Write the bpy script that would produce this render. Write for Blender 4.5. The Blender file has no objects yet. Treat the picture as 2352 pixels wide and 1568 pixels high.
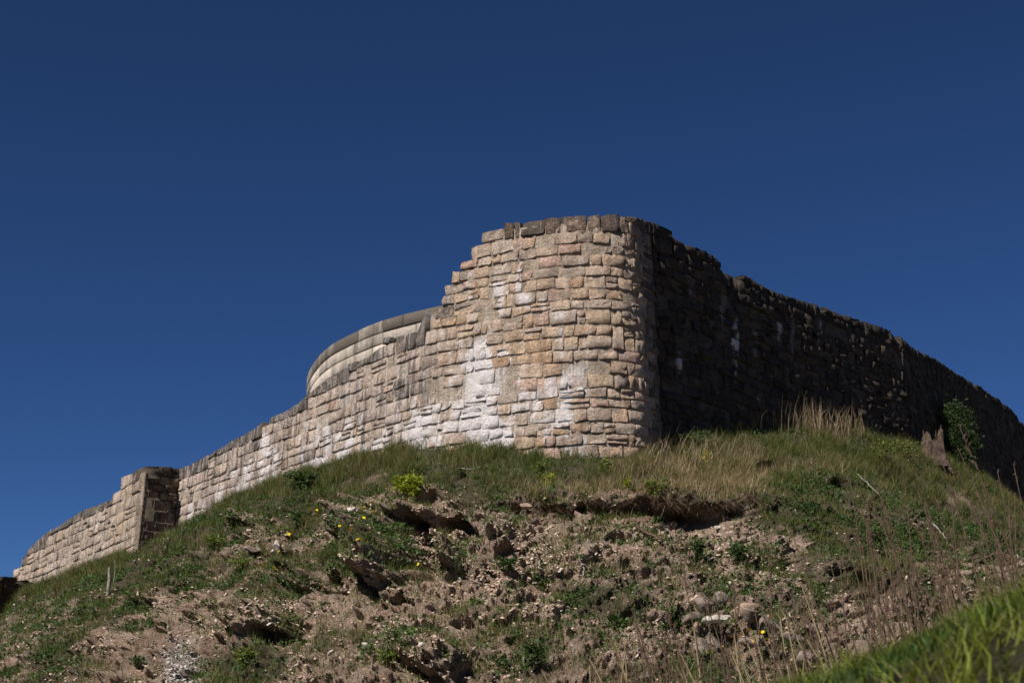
import bpy, math, random
import numpy as np
from mathutils import Vector

# ------------------------------------------------------------------ camera, sky, sun
W, H, F = 2352.0, 1568.0, 3300.0
PITCH = math.radians(15.0)
CP, SP = math.cos(PITCH), math.sin(PITCH)
sc = bpy.context.scene
cam_d = bpy.data.cameras.new('camera')
cam = bpy.data.objects.new('camera', cam_d)
sc.collection.objects.link(cam)
cam_d.sensor_width = 36.0
cam_d.lens = 36.0 * F / W
cam_d.clip_start = 0.1
cam_d.clip_end = 2000.0
cam.location = (0, 0, 0)
cam.rotation_euler = (math.pi / 2 + PITCH, 0, 0)
cam_d.dof.use_dof = True
cam_d.dof.focus_distance = 31.5
cam_d.dof.aperture_fstop = 7.1
sc.camera = cam

SUN_EL = math.radians(46.0)
SAZ = np.array([-0.645, -0.764])
SAZ = SAZ / np.linalg.norm(SAZ)
world = bpy.data.worlds.new('World')
sc.world = world
world.use_nodes = True
wn = world.node_tree.nodes
wl = world.node_tree.links
bg = wn['Background']
sky = wn.new('ShaderNodeTexSky')
sky.sky_type = 'NISHITA'
sky.sun_disc = False
sky.sun_elevation = SUN_EL
sky.sun_rotation = math.atan2(SAZ[0], SAZ[1]) % (2 * math.pi)
sky.altitude = 5900
sky.air_density = 1.0
sky.dust_density = 0.0
sky.ozone_density = 8.0
hs = wn.new('ShaderNodeHueSaturation')
hs.inputs['Saturation'].default_value = 1.08
hs.inputs['Hue'].default_value = 0.504
wl.new(sky.outputs[0], hs.inputs['Color'])
wl.new(hs.outputs[0], bg.inputs[0])
bg.inputs[1].default_value = 0.05

sd = bpy.data.lights.new('sun', 'SUN')
so = bpy.data.objects.new('sun', sd)
sc.collection.objects.link(so)
sd.energy = 5.0
sd.angle = math.radians(0.5)
sd.color = (1.0, 0.93, 0.87)
sv = Vector((SAZ[0] * math.cos(SUN_EL), SAZ[1] * math.cos(SUN_EL), math.sin(SUN_EL)))
so.rotation_euler = sv.to_track_quat('Z', 'Y').to_euler()
so.location = (-20, -20, 40)
sc.view_settings.view_transform = 'Standard'
sc.view_settings.look = 'None'
sc.view_settings.exposure = 0.3
sc.view_settings.gamma = 1.0
sc.view_settings.use_curve_mapping = False
sc.render.engine = 'CYCLES'
sc.cycles.max_bounces = 5
sc.cycles.diffuse_bounces = 2

rng = np.random.default_rng(7)
random.seed(7)
COL = sc.collection

# ------------------------------------------------------------------ projection helpers
def bearing(u, v):
    return (np.asarray(u) - W / 2) / (F * CP - (H / 2 - np.asarray(v)) * SP)

def back(u, v, Y):
    """point on the ray through picture position (u, v) at forward distance Y"""
    u = np.asarray(u, float); v = np.asarray(v, float); Y = np.asarray(Y, float)
    b = F * CP - (H / 2 - v) * SP
    c = F * SP + (H / 2 - v) * CP
    return np.stack([(u - W / 2) / b * Y, Y, c / b * Y], -1)

def proj(P):
    P = np.asarray(P, float)
    d = P[..., 1] * CP + P[..., 2] * SP
    up = -P[..., 1] * SP + P[..., 2] * CP
    d = np.maximum(d, 1e-3)
    return W / 2 + F * P[..., 0] / d, H / 2 - F * up / d

# ------------------------------------------------------------------ noise
def _hash(ix, iy, iz, seed):
    h = (ix.astype(np.int64) * 374761393 + iy.astype(np.int64) * 668265263 + iz.astype(np.int64) * 2147483647 + seed * 974634777) & 0xFFFFFFFF
    h = ((h ^ (h >> 13)) * 1274126177) & 0xFFFFFFFF
    h = ((h ^ (h >> 16)) * 2246822519) & 0xFFFFFFFF
    h = h ^ (h >> 13)
    return (h & 0xFFFF) / 65535.0

def vnoise(p, seed=0):
    p = np.asarray(p, float)
    i = np.floor(p).astype(np.int64)
    f = p - i
    f = f * f * f * (f * (f * 6 - 15) + 10)
    x, y, z = i[..., 0], i[..., 1], i[..., 2]
    fx, fy, fz = f[..., 0], f[..., 1], f[..., 2]
    out = 0
    for dx in (0, 1):
        for dy in (0, 1):
            for dz in (0, 1):
                w = (fx if dx else 1 - fx) * (fy if dy else 1 - fy) * (fz if dz else 1 - fz)
                out = out + w * _hash(x + dx, y + dy, z + dz, seed)
    return out * 2 - 1

def fbm(p, octs=4, seed=0, gain=0.5, lac=2.03):
    a, s, t = 1.0, 0.0, 0.0
    p = np.asarray(p, float)
    for o in range(octs):
        s = s + a * vnoise(p, seed + o * 17)
        t += a
        a *= gain
        p = p * lac + 13.7
    return s / t

def sstep(a, b, x):
    t = np.clip((np.asarray(x, float) - a) / (b - a), 0, 1)
    return t * t * (3 - 2 * t)

def n1(x, y=0.0, seed=0):
    x = np.asarray(x, float)
    return vnoise(np.stack([x, np.zeros_like(x) + y, np.zeros_like(x) + 0.5], -1), seed)

# ------------------------------------------------------------------ mesh helpers
def mesh_np(name, verts, faces, mat=None, attrs=None, uv=None, smooth=False):
    """verts (n,3); faces (m,k) all the same size, or a list of such arrays"""
    verts = np.asarray(verts, np.float32)
    fl = faces if isinstance(faces, list) else [faces]
    fl = [np.asarray(f, np.int32) for f in fl if len(f)]
    me = bpy.data.meshes.new(name)
    me.vertices.add(len(verts))
    me.vertices.foreach_set('co', verts.ravel())
    loops = np.concatenate([f.ravel() for f in fl])
    sizes = np.concatenate([np.full(len(f), f.shape[1], np.int32) for f in fl])
    starts = np.concatenate([[0], np.cumsum(sizes)[:-1]]).astype(np.int32)
    me.loops.add(len(loops))
    me.loops.foreach_set('vertex_index', loops)
    me.polygons.add(len(sizes))
    me.polygons.foreach_set('loop_start', starts)
    me.polygons.foreach_set('loop_total', sizes)
    if smooth:
        me.polygons.foreach_set('use_smooth', np.ones(len(sizes), bool))
    for k, val in (attrs or {}).items():
        val = np.asarray(val, np.float32)
        if val.ndim == 1:
            a = me.attributes.new(k, 'FLOAT', 'POINT'); a.data.foreach_set('value', val)
        else:
            a = me.attributes.new(k, 'FLOAT_COLOR', 'POINT')
            if val.shape[1] == 3:
                val = np.concatenate([val, np.ones((len(val), 1), np.float32)], 1)
            a.data.foreach_set('color', val.ravel())
    if uv is not None:
        l = me.uv_layers.new(name='UVMap')
        l.data.foreach_set('uv', np.asarray(uv, np.float32)[loops].ravel())
    if mat is not None:
        me.materials.append(mat)
    me.update(calc_edges=True)
    return me

def link(name, data, parent=None, loc=None):
    o = bpy.data.objects.new(name, data)
    COL.objects.link(o)
    if parent is not None:
        o.parent = parent
    if loc is not None:
        o.location = loc
    return o

def tag(o, label=None, cat=None, group=None, kind=None):
    for k, v in (('label', label), ('category', cat), ('group', group), ('kind', kind)):
        if v:
            o[k] = v
    return o

# ------------------------------------------------------------------ materials
def new_mat(name):
    m = bpy.data.materials.new(name)
    m.use_nodes = True
    nt = m.node_tree
    b = nt.nodes['Principled BSDF']
    b.inputs['Roughness'].default_value = 0.95
    b.inputs['Specular IOR Level'].default_value = 0.12
    return m, nt, b

def N(nt, t, **kw):
    n = nt.nodes.new(t)
    for k, v in kw.items():
        if k in n.inputs.keys() if isinstance(k, str) else False:
            n.inputs[k].default_value = v
        else:
            setattr(n, k, v)
    return n

def attr(nt, name):
    n = nt.nodes.new('ShaderNodeAttribute'); n.attribute_name = name
    return n

def noise(nt, vec, scale, detail=4, rough=0.6, dist=0.0):
    n = nt.nodes.new('ShaderNodeTexNoise')
    n.inputs['Scale'].default_value = scale
    n.inputs['Detail'].default_value = detail
    n.inputs['Roughness'].default_value = rough
    n.inputs['Distortion'].default_value = dist
    nt.links.new(vec, n.inputs['Vector'])
    return n.outputs['Fac']

def ramp(nt, fac, a, b, lo=0.0, hi=1.0):
    n = nt.nodes.new('ShaderNodeMapRange')
    n.interpolation_type = 'SMOOTHSTEP'
    n.inputs['From Min'].default_value = a
    n.inputs['From Max'].default_value = b
    n.inputs['To Min'].default_value = lo
    n.inputs['To Max'].default_value = hi
    nt.links.new(fac, n.inputs['Value'])
    return n.outputs['Result']

def math_(nt, op, a, b=None):
    n = nt.nodes.new('ShaderNodeMath'); n.operation = op
    for i, x in enumerate((a, b)):
        if x is None: continue
        if isinstance(x, (int, float)): n.inputs[i].default_value = x
        else: nt.links.new(x, n.inputs[i])
    return n.outputs[0]

def mix(nt, fac, a, b, mode='MIX'):
    n = nt.nodes.new('ShaderNodeMix'); n.data_type = 'RGBA'; n.blend_type = mode
    for s, x in ((n.inputs[0], fac), (n.inputs[6], a), (n.inputs[7], b)):
        if isinstance(x, (int, float)): s.default_value = x
        elif isinstance(x, tuple): s.default_value = (*x, 1.0)
        else: nt.links.new(x, s)
    return n.outputs[2]

def wpos(nt):
    return nt.nodes.new('ShaderNodeNewGeometry').outputs['Position']

def scaled(nt, vec, s):
    n = nt.nodes.new('ShaderNodeVectorMath'); n.operation = 'MULTIPLY'
    nt.links.new(vec, n.inputs[0]); n.inputs[1].default_value = s
    return n.outputs[0]

def bump(nt, b, h, strength, dist):
    n = nt.nodes.new('ShaderNodeBump')
    n.inputs['Strength'].default_value = strength
    n.inputs['Distance'].default_value = dist
    nt.links.new(h, n.inputs['Height'])
    nt.links.new(n.outputs[0], b.inputs['Normal'])

def stone_material(name, streak, mortar=False):
    m, nt, b = new_mat(name)
    pos = wpos(nt)
    uv = nt.nodes.new('ShaderNodeTexCoord').outputs['UV']
    base = attr(nt, 'stone').outputs['Color'] if not mortar else None
    msk = nt.nodes.new('ShaderNodeSeparateColor')
    nt.links.new(attr(nt, 'mask').outputs['Color'], msk.inputs[0])
    wm, dm, sm = msk.outputs[0], msk.outputs[1], msk.outputs[2]
    if mortar:
        f = noise(nt, pos, 3.0)
        base = mix(nt, ramp(nt, f, .35, .65), (.72, .62, .52), (.54, .44, .35))
        base = mix(nt, 1.0, base, attr(nt, 'stone').outputs['Color'], 'MULTIPLY')
        base = mix(nt, 1.0, base, (2.3, 2.9, 3.6), 'MULTIPLY')
    big = noise(nt, pos, 2.2, 3)
    c = mix(nt, ramp(nt, big, .35, .7, .0, .40), base, mix(nt, 1.0, base, (.5, .45, .42), 'MULTIPLY'))
    grit = noise(nt, pos, 22.0, 6, .75)
    c = mix(nt, 1.0, c, ramp_col(nt, grit, .3, .72, .62, 1.35), 'MULTIPLY')
    # rust stains
    rust = ramp(nt, noise(nt, pos, 1.7, 5, .6, .8), .56, .74, 0, .45)
    c = mix(nt, rust, c, (.36, .19, .08))
    # dark vertical weather streaks
    st = noise(nt, scaled(nt, uv, (5.0, 0.55, 1)), 1.0, 5, .62)
    st2 = noise(nt, scaled(nt, uv, (13.0, 0.9, 1)), 1.0, 4, .6)
    dk = math_(nt, 'MULTIPLY', ramp(nt, st, .46, .60), sm)
    c = mix(nt, math_(nt, 'MULTIPLY', dk, streak), c, (.12, .098, .085))
    # soot and lichen near the top
    gr = noise(nt, pos, 5.0, 6, .7)
    g2 = ramp(nt, math_(nt, 'ADD', dm, math_(nt, 'MULTIPLY', gr, .9)), .72, 1.15)
    c = mix(nt, math_(nt, 'MULTIPLY', g2, .86), c, (.06, .052, .045))
    # lime run-off
    wf = math_(nt, 'ADD', math_(nt, 'MULTIPLY', wm, 1.15), math_(nt, 'ADD', math_(nt, 'MULTIPLY', st2, .95), math_(nt, 'MULTIPLY', grit, .35)))
    wf = ramp(nt, wf, 1.10, 1.66)
    c = mix(nt, math_(nt, 'MULTIPLY', wf, .94), c, (.86, .81, .785))
    nt.links.new(c, b.inputs['Base Color'])
    hgt = math_(nt, 'ADD', math_(nt, 'MULTIPLY', noise(nt, pos, 9.0, 7, .72), 1.0), math_(nt, 'MULTIPLY', noise(nt, pos, 46.0, 4, .7), .35))
    bump(nt, b, hgt, 1.0, 0.14)
    return m

def ramp_col(nt, fac, a, b, lo, hi):
    r = ramp(nt, fac, a, b, lo, hi)
    n = nt.nodes.new('ShaderNodeCombineColor')
    for i in range(3): nt.links.new(r, n.inputs[i])
    return n.outputs[0]

M = {}
M['stone'] = stone_material('rubble_stone', .75)
M['mortar'] = stone_material('lime_mortar', .6, mortar=True)

def ashlar_material():
    m, nt, b = new_mat('smooth_ashlar')
    pos = wpos(nt)
    uv = nt.nodes.new('ShaderNodeTexCoord').outputs['UV']
    base = attr(nt, 'stone').outputs['Color']
    msk = nt.nodes.new('ShaderNodeSeparateColor')
    nt.links.new(attr(nt, 'mask').outputs['Color'], msk.inputs[0])
    dm = msk.outputs[1]
    c = mix(nt, 1.0, base, ramp_col(nt, noise(nt, pos, 14.0, 5, .7), .3, .7, .8, 1.18), 'MULTIPLY')
    st = noise(nt, scaled(nt, uv, (2.2, 0.5, 1)), 1.0, 6, .65)
    f = math_(nt, 'ADD', math_(nt, 'MULTIPLY', st, .9), dm)
    c = mix(nt, ramp(nt, f, .60, 1.0, 0, .9), c, (.085, .075, .06))
    nt.links.new(c, b.inputs['Base Color'])
    bump(nt, b, noise(nt, pos, 18.0, 7, .75), .8, .05)
    return m
M['ashlar'] = ashlar_material()

def soil_material():
    m, nt, b = new_mat('eroded_soil')
    pos = wpos(nt)
    a = nt.nodes.new('ShaderNodeSeparateColor')
    nt.links.new(attr(nt, 'mask').outputs['Color'], a.inputs[0])
    veg, rock, pale = a.outputs[0], a.outputs[1], a.outputs[2]
    n_a = noise(nt, pos, 1.3, 5, .6)
    c = mix(nt, ramp(nt, n_a, .35, .65), (.37, .255, .18), (.66, .49, .365))
    vor = nt.nodes.new('ShaderNodeTexVoronoi'); vor.inputs['Scale'].default_value = 17.0
    nt.links.new(pos, vor.inputs['Vector'])
    vs = nt.nodes.new('ShaderNodeSeparateColor'); nt.links.new(vor.outputs['Color'], vs.inputs[0])
    chip = math_(nt, 'MULTIPLY', ramp(nt, vs.outputs[0], .62, .70), ramp(nt, noise(nt, pos, 2.5, 4), .42, .58))
    c = mix(nt, math_(nt, 'MULTIPLY', chip, .75), c, (.46, .40, .33))
    c = mix(nt, math_(nt, 'MULTIPLY', rock, ramp(nt, noise(nt, pos, 6.0, 5), .35, .6)), c, (.40, .33, .235))
    c = mix(nt, math_(nt, 'MULTIPLY', rock, ramp(nt, noise(nt, pos, 2.7, 4), .55, .65, 0, .6)), c, (.42, .24, .12))
    c = mix(nt, math_(nt, 'MULTIPLY', pale, ramp(nt, noise(nt, pos, 12.0, 4), .3, .6)), c, (.44, .40, .37))
    gr = noise(nt, pos, 8.0, 6, .7)
    c = mix(nt, ramp(nt, math_(nt, 'ADD', veg, math_(nt, 'MULTIPLY', gr, .8)), .75, 1.15, 0, .85), c, (.058, .062, .028))
    c = mix(nt, 1.0, c, ramp_col(nt, noise(nt, pos, 36.0, 5, .75), .32, .7, .58, 1.42), 'MULTIPLY')
    nt.links.new(c, b.inputs['Base Color'])
    hgt = math_(nt, 'ADD', noise(nt, pos, 11.0, 8, .8), math_(nt, 'MULTIPLY', vs.outputs[0], .12))
    bump(nt, b, hgt, 1.0, 0.22)
    return m
M['soil'] = soil_material()

def foliage_material(name, trans=0.35, emis=0):
    m, nt, b = new_mat(name)
    col = attr(nt, 'tint').outputs['Color']
    nt.links.new(col, b.inputs['Base Color'])
    b.inputs['Roughness'].default_value = 0.6
    b.inputs['Specular IOR Level'].default_value = 0.25
    t = nt.nodes.new('ShaderNodeBsdfTranslucent')
    nt.links.new(mix(nt, 1.0, col, (1.3, 1.35, .7), 'MULTIPLY'), t.inputs[0])
    mx = nt.nodes.new('ShaderNodeMixShader'); mx.inputs[0].default_value = trans
    nt.links.new(b.outputs[0], mx.inputs[1]); nt.links.new(t.outputs[0], mx.inputs[2])
    nt.links.new(mx.outputs[0], nt.nodes['Material Output'].inputs[0])
    return m
M['grass'] = foliage_material('grass_blades', .3)
M['leaf'] = foliage_material('green_leaves', .35)

def simple(name, c1, c2, sc_=8.0, bs=.6, bd=.02, rough=.9):
    m, nt, b = new_mat(name)
    pos = wpos(nt)
    f = noise(nt, pos, sc_, 6, .7)
    nt.links.new(mix(nt, ramp(nt, f, .3, .7), c1, c2), b.inputs['Base Color'])
    b.inputs['Roughness'].default_value = rough
    bump(nt, b, noise(nt, pos, sc_ * 3, 6, .7), bs, bd)
    return m
M['rock'] = simple('limestone_rock', (.36, .29, .235), (.10, .08, .065), 5.0, 1.0, .05)
M['rock_tan'] = simple('tan_limestone', (.42, .31, .225), (.22, .155, .11), 5.0, 1.0, .05)
M['rock_white'] = simple('pale_limestone', (.62, .57, .50), (.42, .37, .31), 5.0, 1.0, .03)
M['stalk'] = simple('dead_stalk', (.16, .105, .07), (.07, .048, .036), 20.0, .3, .005)
M['straw'] = simple('dry_straw', (.40, .32, .19), (.27, .2, .11), 20.0, .2, .005)
M['wood'] = simple('weathered_wood', (.20, .145, .11), (.035, .025, .02), 7.0, 1.0, .08)
M['wood_grey'] = simple('grey_dead_wood', (.36, .32, .27), (.17, .14, .11), 9.0, .6, .02)
M['petal'] = simple('yellow_petal', (.85, .62, .03), (.75, .5, .02), 30.0, .1, .001, .7)
M['earth'] = simple('field_earth', (.07, .075, .03), (.14, .11, .07), 1.5, .8, .05)

# ------------------------------------------------------------------ wall plans (metres; curve runs left to right as seen)
def from_px(u, d, v=1000):
    return [float(bearing(u, v) * d), float(d)]

class Plan:
    def __init__(self, pts, batter=0.03, smooth=True, n=60):
        p = np.array(pts, float)
        if smooth:
            out = []
            e = np.vstack([2 * p[0] - p[1], p, 2 * p[-1] - p[-2]])
            for i in range(1, len(e) - 2):
                t = np.linspace(0, 1, n, endpoint=False)[:, None]
                a, b, c, d = e[i - 1], e[i], e[i + 1], e[i + 2]
                out.append(.5 * ((2 * b) + (-a + c) * t + (2 * a - 5 * b + 4 * c - d) * t ** 2 + (-a + 3 * b - 3 * c + d) * t ** 3))
            p = np.vstack(out + [p[-1:]])
        self.p = p
        d = np.diff(p, axis=0)
        L = np.hypot(d[:, 0], d[:, 1])
        keep = np.concatenate([[True], L > 1e-6])
        p = p[keep]; self.p = p
        d = np.diff(p, axis=0); L = np.hypot(d[:, 0], d[:, 1])
        self.s = np.concatenate([[0], np.cumsum(L)])
        tn = np.gradient(p, axis=0)
        tn /= np.linalg.norm(tn, axis=1)[:, None]
        self.nrm = np.stack([tn[:, 1], -tn[:, 0]], 1)      # points to the viewer side
        self.batter = batter
        self.b = p[:, 0] / p[:, 1]
    def xy(self, s):
        return np.stack([np.interp(s, self.s, self.p[:, 0]), np.interp(s, self.s, self.p[:, 1])], -1)
    def n(self, s):
        v = np.stack([np.interp(s, self.s, self.nrm[:, 0]), np.interp(s, self.s, self.nrm[:, 1])], -1)
        return v / np.linalg.norm(v, axis=-1)[..., None]
    def P(self, s, z, depth=0.0):
        s = np.asarray(s, float); z = np.asarray(z, float)
        q = self.xy(s) + self.n(s) * (np.asarray(depth) - self.batter * (z - 6.0))[..., None]
        return np.concatenate([q, z[..., None] if z.ndim == s.ndim else np.broadcast_to(z, s.shape)[..., None]], -1)
    def sz(self, u, v):
        """(s, z) on the wall seen at picture position"""
        u = np.atleast_1d(np.asarray(u, float)); v = np.atleast_1d(np.asarray(v, float))
        o = np.argsort(self.b)
        z = np.full(len(u), 7.0)
        for _ in range(6):
            # account for batter: shifted plan
            pp = self.p[:, None, :] - self.nrm[:, None, :] * (self.batter * (z - 6.0))[None, :, None]
            bb = pp[..., 0] / pp[..., 1]
            bt = bearing(u, v)
            k = np.argmin(np.abs(bb - bt[None]), axis=0)
            s = np.empty(len(u)); Y = np.empty(len(u))
            for i, kk in enumerate(k):
                a, c = max(kk - 1, 0), min(kk + 1, len(self.s) - 1)
                xs = bb[a:c + 1, i]; oo = np.argsort(xs)
                s[i] = np.interp(bt[i], xs[oo], self.s[a:c + 1][oo])
                Y[i] = np.interp(bt[i], xs[oo], pp[a:c + 1, i, 1][oo])
            b_ = F * CP - (H / 2 - v) * SP
            z = (F * SP + (H / 2 - v) * CP) / b_ * Y
        return s, z

# main curve: curtain, bastion, rounded corner, shaded wall
main_pts = [from_px(415, 42.5), from_px(560, 39.4), from_px(700, 37.0), from_px(850, 34.9), from_px(1000, 33.3), from_px(1200, 32.1), from_px(1300, 31.75), from_px(1380, 31.65), [2.52, 31.76]]
cx, cy = main_pts[-1]
def rayadd(p, L, k):
    d = np.array([k, 1.0]); d /= np.linalg.norm(d)
    return [p[0] + d[0] * L, p[1] + d[1] * L]
c0 = [2.88, 31.98]
c1 = [3.12, 32.28]
c2 = rayadd(c1, .45, .42)
q = c2
right = [c0, c1, c2]
for L, k in ((1.6, .70), (2.5, .71), (2.5, .74), (2.5, .78), (2.2, .82), (2.0, .86), (1.9, .90)):
    q = rayadd(q, L, k); right.append(q)
plan_main = Plan(main_pts + right)
print('end bearing', plan_main.b[-1], 'want', float(bearing(2097, 790)))
S_CORNER = float(plan_main.s[np.argmin(np.abs(plan_main.p - np.array(c1)).sum(1))])

TOP = [(415,1076),(450,1060),(520,1020),(600,975),(612,958),(640,952),(700,915),(709,907),(712,890),(742,884),(748,868),(795,850),(800,836),(866,815),(870,776),(965,762),(974,745),(978,712),(990,706),(992,688),(1013,680),(1016,659),(1035,655),(1037,640),(1056,635),(1058,600),(1082,597),(1090,575),(1097,545),(1112,543),(1117,515),(1206,507),(1257,501),(1319,498),(1386,495),(1409,491),(1456,499),(1499,509),(1538,529),(1555,555),(1612,572),(1636,587),(1672,619),(1735,641),(1753,657),(1794,675),(1861,695),(1911,713),(1960,731),(2019,749),(2077,770),(2097,790),(2110,800)]
BASE = [(-200,1470),(-60,1425),(0,1395),(60,1370),(105,1352),(180,1320),(250,1290),(330,1262),(415,1238),(480,1222),(545,1192),(600,1150),(650,1115),(700,1085),(760,1068),(850,1050),(920,1035),(1000,1026),(1100,1030),(1160,1036),(1250,1048),(1350,1058),(1450,1058),(1500,1040),(1560,1018),(1640,996),(1720,985),(1850,983),(1950,995),(2100,1022),(2180,1060),(2250,1100),(2300,1150),(2352,1175),(2450,1240)]
BU = np.array([p[0] for p in BASE], float); BV = np.array([p[1] for p in BASE], float)

def trace(plan, pts):
    a = np.array(pts, float)
    s, z = plan.sz(a[:, 0], a[:, 1])
    o = np.argsort(s, kind='stable')
    return s[o], z[o]

def base_trace(plan, u0, u1):
    u = np.arange(u0, u1 + 1, 12.0)
    return trace(plan, np.stack([u, np.interp(u, BU, BV)], 1))

ts_m, tz_m = trace(plan_main, TOP)
bs_m, bz_m = base_trace(plan_main, 415, 2110)

# distant continuation of the shaded wall, set back
e = plan_main.p[-1]
e0 = [e[0] + .18, e[1] + .55]
far_pts = [e0]; q = e0
for L, k in ((3, .58), (3, .62), (4, .62), (4, .60), (4, .60), (4, .58), (5, .5), (5, .4)):
    q = rayadd(q, L, k); far_pts.append(q)
plan_far = Plan(far_pts)
print('far bearing', plan_far.b[0], plan_far.b[-1], 'want', float(bearing(2470, 1080)), plan_far.p[-1])
TOPF = [(2100,801),(2149,824),(2194,855),(2244,884),(2289,914),(2325,941),(2352,975),(2400,1020),(2470,1080)]
ts_f, tz_f = trace(plan_far, TOPF)
bs_f, bz_f = base_trace(plan_far, 2098, 2440)

# left wall with its pier, stepping forward of the curtain
lw = [from_px(-260, 68), from_px(-100, 59), from_px(20, 53.5), from_px(100, 50.2), from_px(200, 46.0), from_px(275, 43.2), from_px(330, 41.3)]
plan_left = Plan(lw)
TOPL = [(-260,1420),(-100,1370),(0,1335),(20,1322),(48,1286),(75,1250),(105,1225),(150,1196),(190,1172),(222,1158),(270,1140),(274,1112),(279,1100),(300,1087),(331,1070)]
ts_l, tz_l = trace(plan_left, TOPL)
bs_l, bz_l = base_trace(plan_left, -200, 331)
pe = plan_left.p[-1]
plan_ret = Plan([pe.tolist(), rayadd(pe, .75, .74), rayadd(pe, 1.55, .74)], smooth=False, batter=0.03)
TOPR = [(331,1070),(345,1068),(370,1072),(400,1071),(415,1076)]
ts_r, tz_r = trace(plan_ret, TOPR)
bs_r, bz_r = trace(plan_ret, [(331, 1262), (415, 1240)])

# low dark wall at the lower left
plan_low = Plan([from_px(-90, 44.6, 1350), from_px(20, 46.5, 1350), from_px(110, 48.6, 1350)], smooth=False)
TOPW = [(-90,1318),(0,1322),(30,1322),(60,1332),(105,1346),(112,1352)]
ts_w, tz_w = trace(plan_low, TOPW)
bs_w, bz_w = trace(plan_low, [(-90, 1580), (0, 1500), (110, 1375)])

# ------------------------------------------------------------------ masonry
WHITE = [(1098,835,34,50,1.3),(1100,900,40,50,1.25),(1105,970,48,50,1.2),(1150,1005,34,40,1.2),(1160,850,18,70,.7),(1135,700,16,40,.45),(1187,585,26,22,.55),
         (1298,905,15,60,1.0),(1232,920,8,30,.8),(1300,960,26,20,1.0),(1250,985,60,18,.6),(960,990,34,50,.95),(1010,965,30,60,.6),(880,1020,20,40,.7),
         (732,1075,26,30,1.0),(705,1065,14,30,.8),(786,1000,8,30,.7),(540,1120,16,50,.6),(575,1100,14,40,.55),(520,1180,22,30,.55),(620,1050,14,50,.5),
         (1230,795,120,14,.35),(1330,805,90,10,.5),(905,930,24,70,.45),(1050,960,30,50,.8),(470,1180,18,40,.55),(660,1100,20,50,.5),(560,1165,20,50,.45),
         (290,1245,30,26,.4),(150,1290,60,50,.28),(470,1090,18,40,.35),(700,960,20,30,.35),(1200,1000,20,40,.6),(1100,790,30,20,.5),
         (1690,790,10,50,.45),(1730,760,7,40,.4),(1650,690,8,40,.35),(1580,700,6,30,.3),(1745,890,6,50,.4),(1850,800,14,40,.35),(1630,740,10,30,.35),(1920,800,10,40,.3),(1780,800,10,30,.4),(1655,910,6,20,.35),(1510,680,6,30,.3),(1600,860,10,40,.35),(1850,960,30,20,.3),(1555,720,6,40,.3)]
WHITE += [(1100,930,75,120,.62),(1280,930,60,90,.5),(960,980,80,60,.52),(830,1010,60,40,.38),(1190,960,40,90,.55),(1400,820,60,40,.35),(1160,740,40,120,.35),(900,900,60,60,.42),(720,1040,40,50,.6),
          (1735,800,12,60,.5),(1690,800,8,80,.75),(1660,700,8,60,.6),(1790,760,8,70,.5),(1585,640,6,60,.5),(1560,830,8,60,.45),(1820,770,8,60,.6),(1880,760,10,60,.45),(1740,930,7,50,.5),(1640,930,6,30,.4)]
rw_ = np.random.default_rng(404)
for _ in range(75):
    u_ = rw_.uniform(430, 1340); vb_ = np.interp(u_, BU, BV); h_ = rw_.uniform(14, 60)
    WHITE.append((u_, vb_ - rw_.uniform(0, 1) ** 1.6 * (70 + .16 * (u_ - 430)) - h_ * .4, rw_.uniform(3.5, 11), h_, rw_.uniform(.45, 1.0)))
for _ in range(46):
    WHITE.append((rw_.uniform(1000, 1350), rw_.uniform(640, 980), rw_.uniform(4, 10), rw_.uniform(20, 70), rw_.uniform(.4, .8)))
WHITE = np.array(WHITE, float)

def white_mask(P):
    u, v = proj(P)
    o = np.zeros(u.shape)
    for (cx_, cy_, rx, ry, a) in WHITE:
        r = np.sqrt(((u - cx_) / rx) ** 2 + ((v - cy_) / ry) ** 2)
        o = np.maximum(o, a * sstep(1.35, .55, r))
    return o

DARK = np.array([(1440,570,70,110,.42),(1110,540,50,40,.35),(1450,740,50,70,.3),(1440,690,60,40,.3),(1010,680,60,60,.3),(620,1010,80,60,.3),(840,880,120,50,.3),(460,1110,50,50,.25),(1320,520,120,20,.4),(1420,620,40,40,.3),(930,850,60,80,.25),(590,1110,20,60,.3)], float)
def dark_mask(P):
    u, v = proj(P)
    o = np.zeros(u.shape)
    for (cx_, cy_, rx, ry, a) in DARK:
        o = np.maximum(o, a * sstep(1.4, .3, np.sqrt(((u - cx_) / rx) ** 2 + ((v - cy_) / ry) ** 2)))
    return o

PAL = {
    'warm': [(.40,.29,.20),(.43,.30,.19),(.38,.29,.22),(.42,.27,.15),(.34,.28,.23),(.46,.35,.26),(.30,.245,.20),(.40,.26,.20),(.44,.33,.22),(.26,.21,.17)],
    'grey': [(.34,.27,.215),(.30,.245,.20),(.38,.31,.25),(.26,.21,.175),(.36,.27,.20),(.33,.25,.21),(.22,.18,.15),(.40,.30,.21)],
    'dark': [(.13,.10,.08),(.17,.13,.10),(.11,.095,.08),(.20,.15,.11),(.15,.125,.10),(.10,.08,.065)],  # shade put into the stone colour, for faces turned from the sun
    'left': [(.40,.31,.22),(.36,.28,.21),(.43,.34,.24),(.30,.24,.19),(.38,.28,.18),(.24,.19,.155),(.34,.28,.22)],
}

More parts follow.
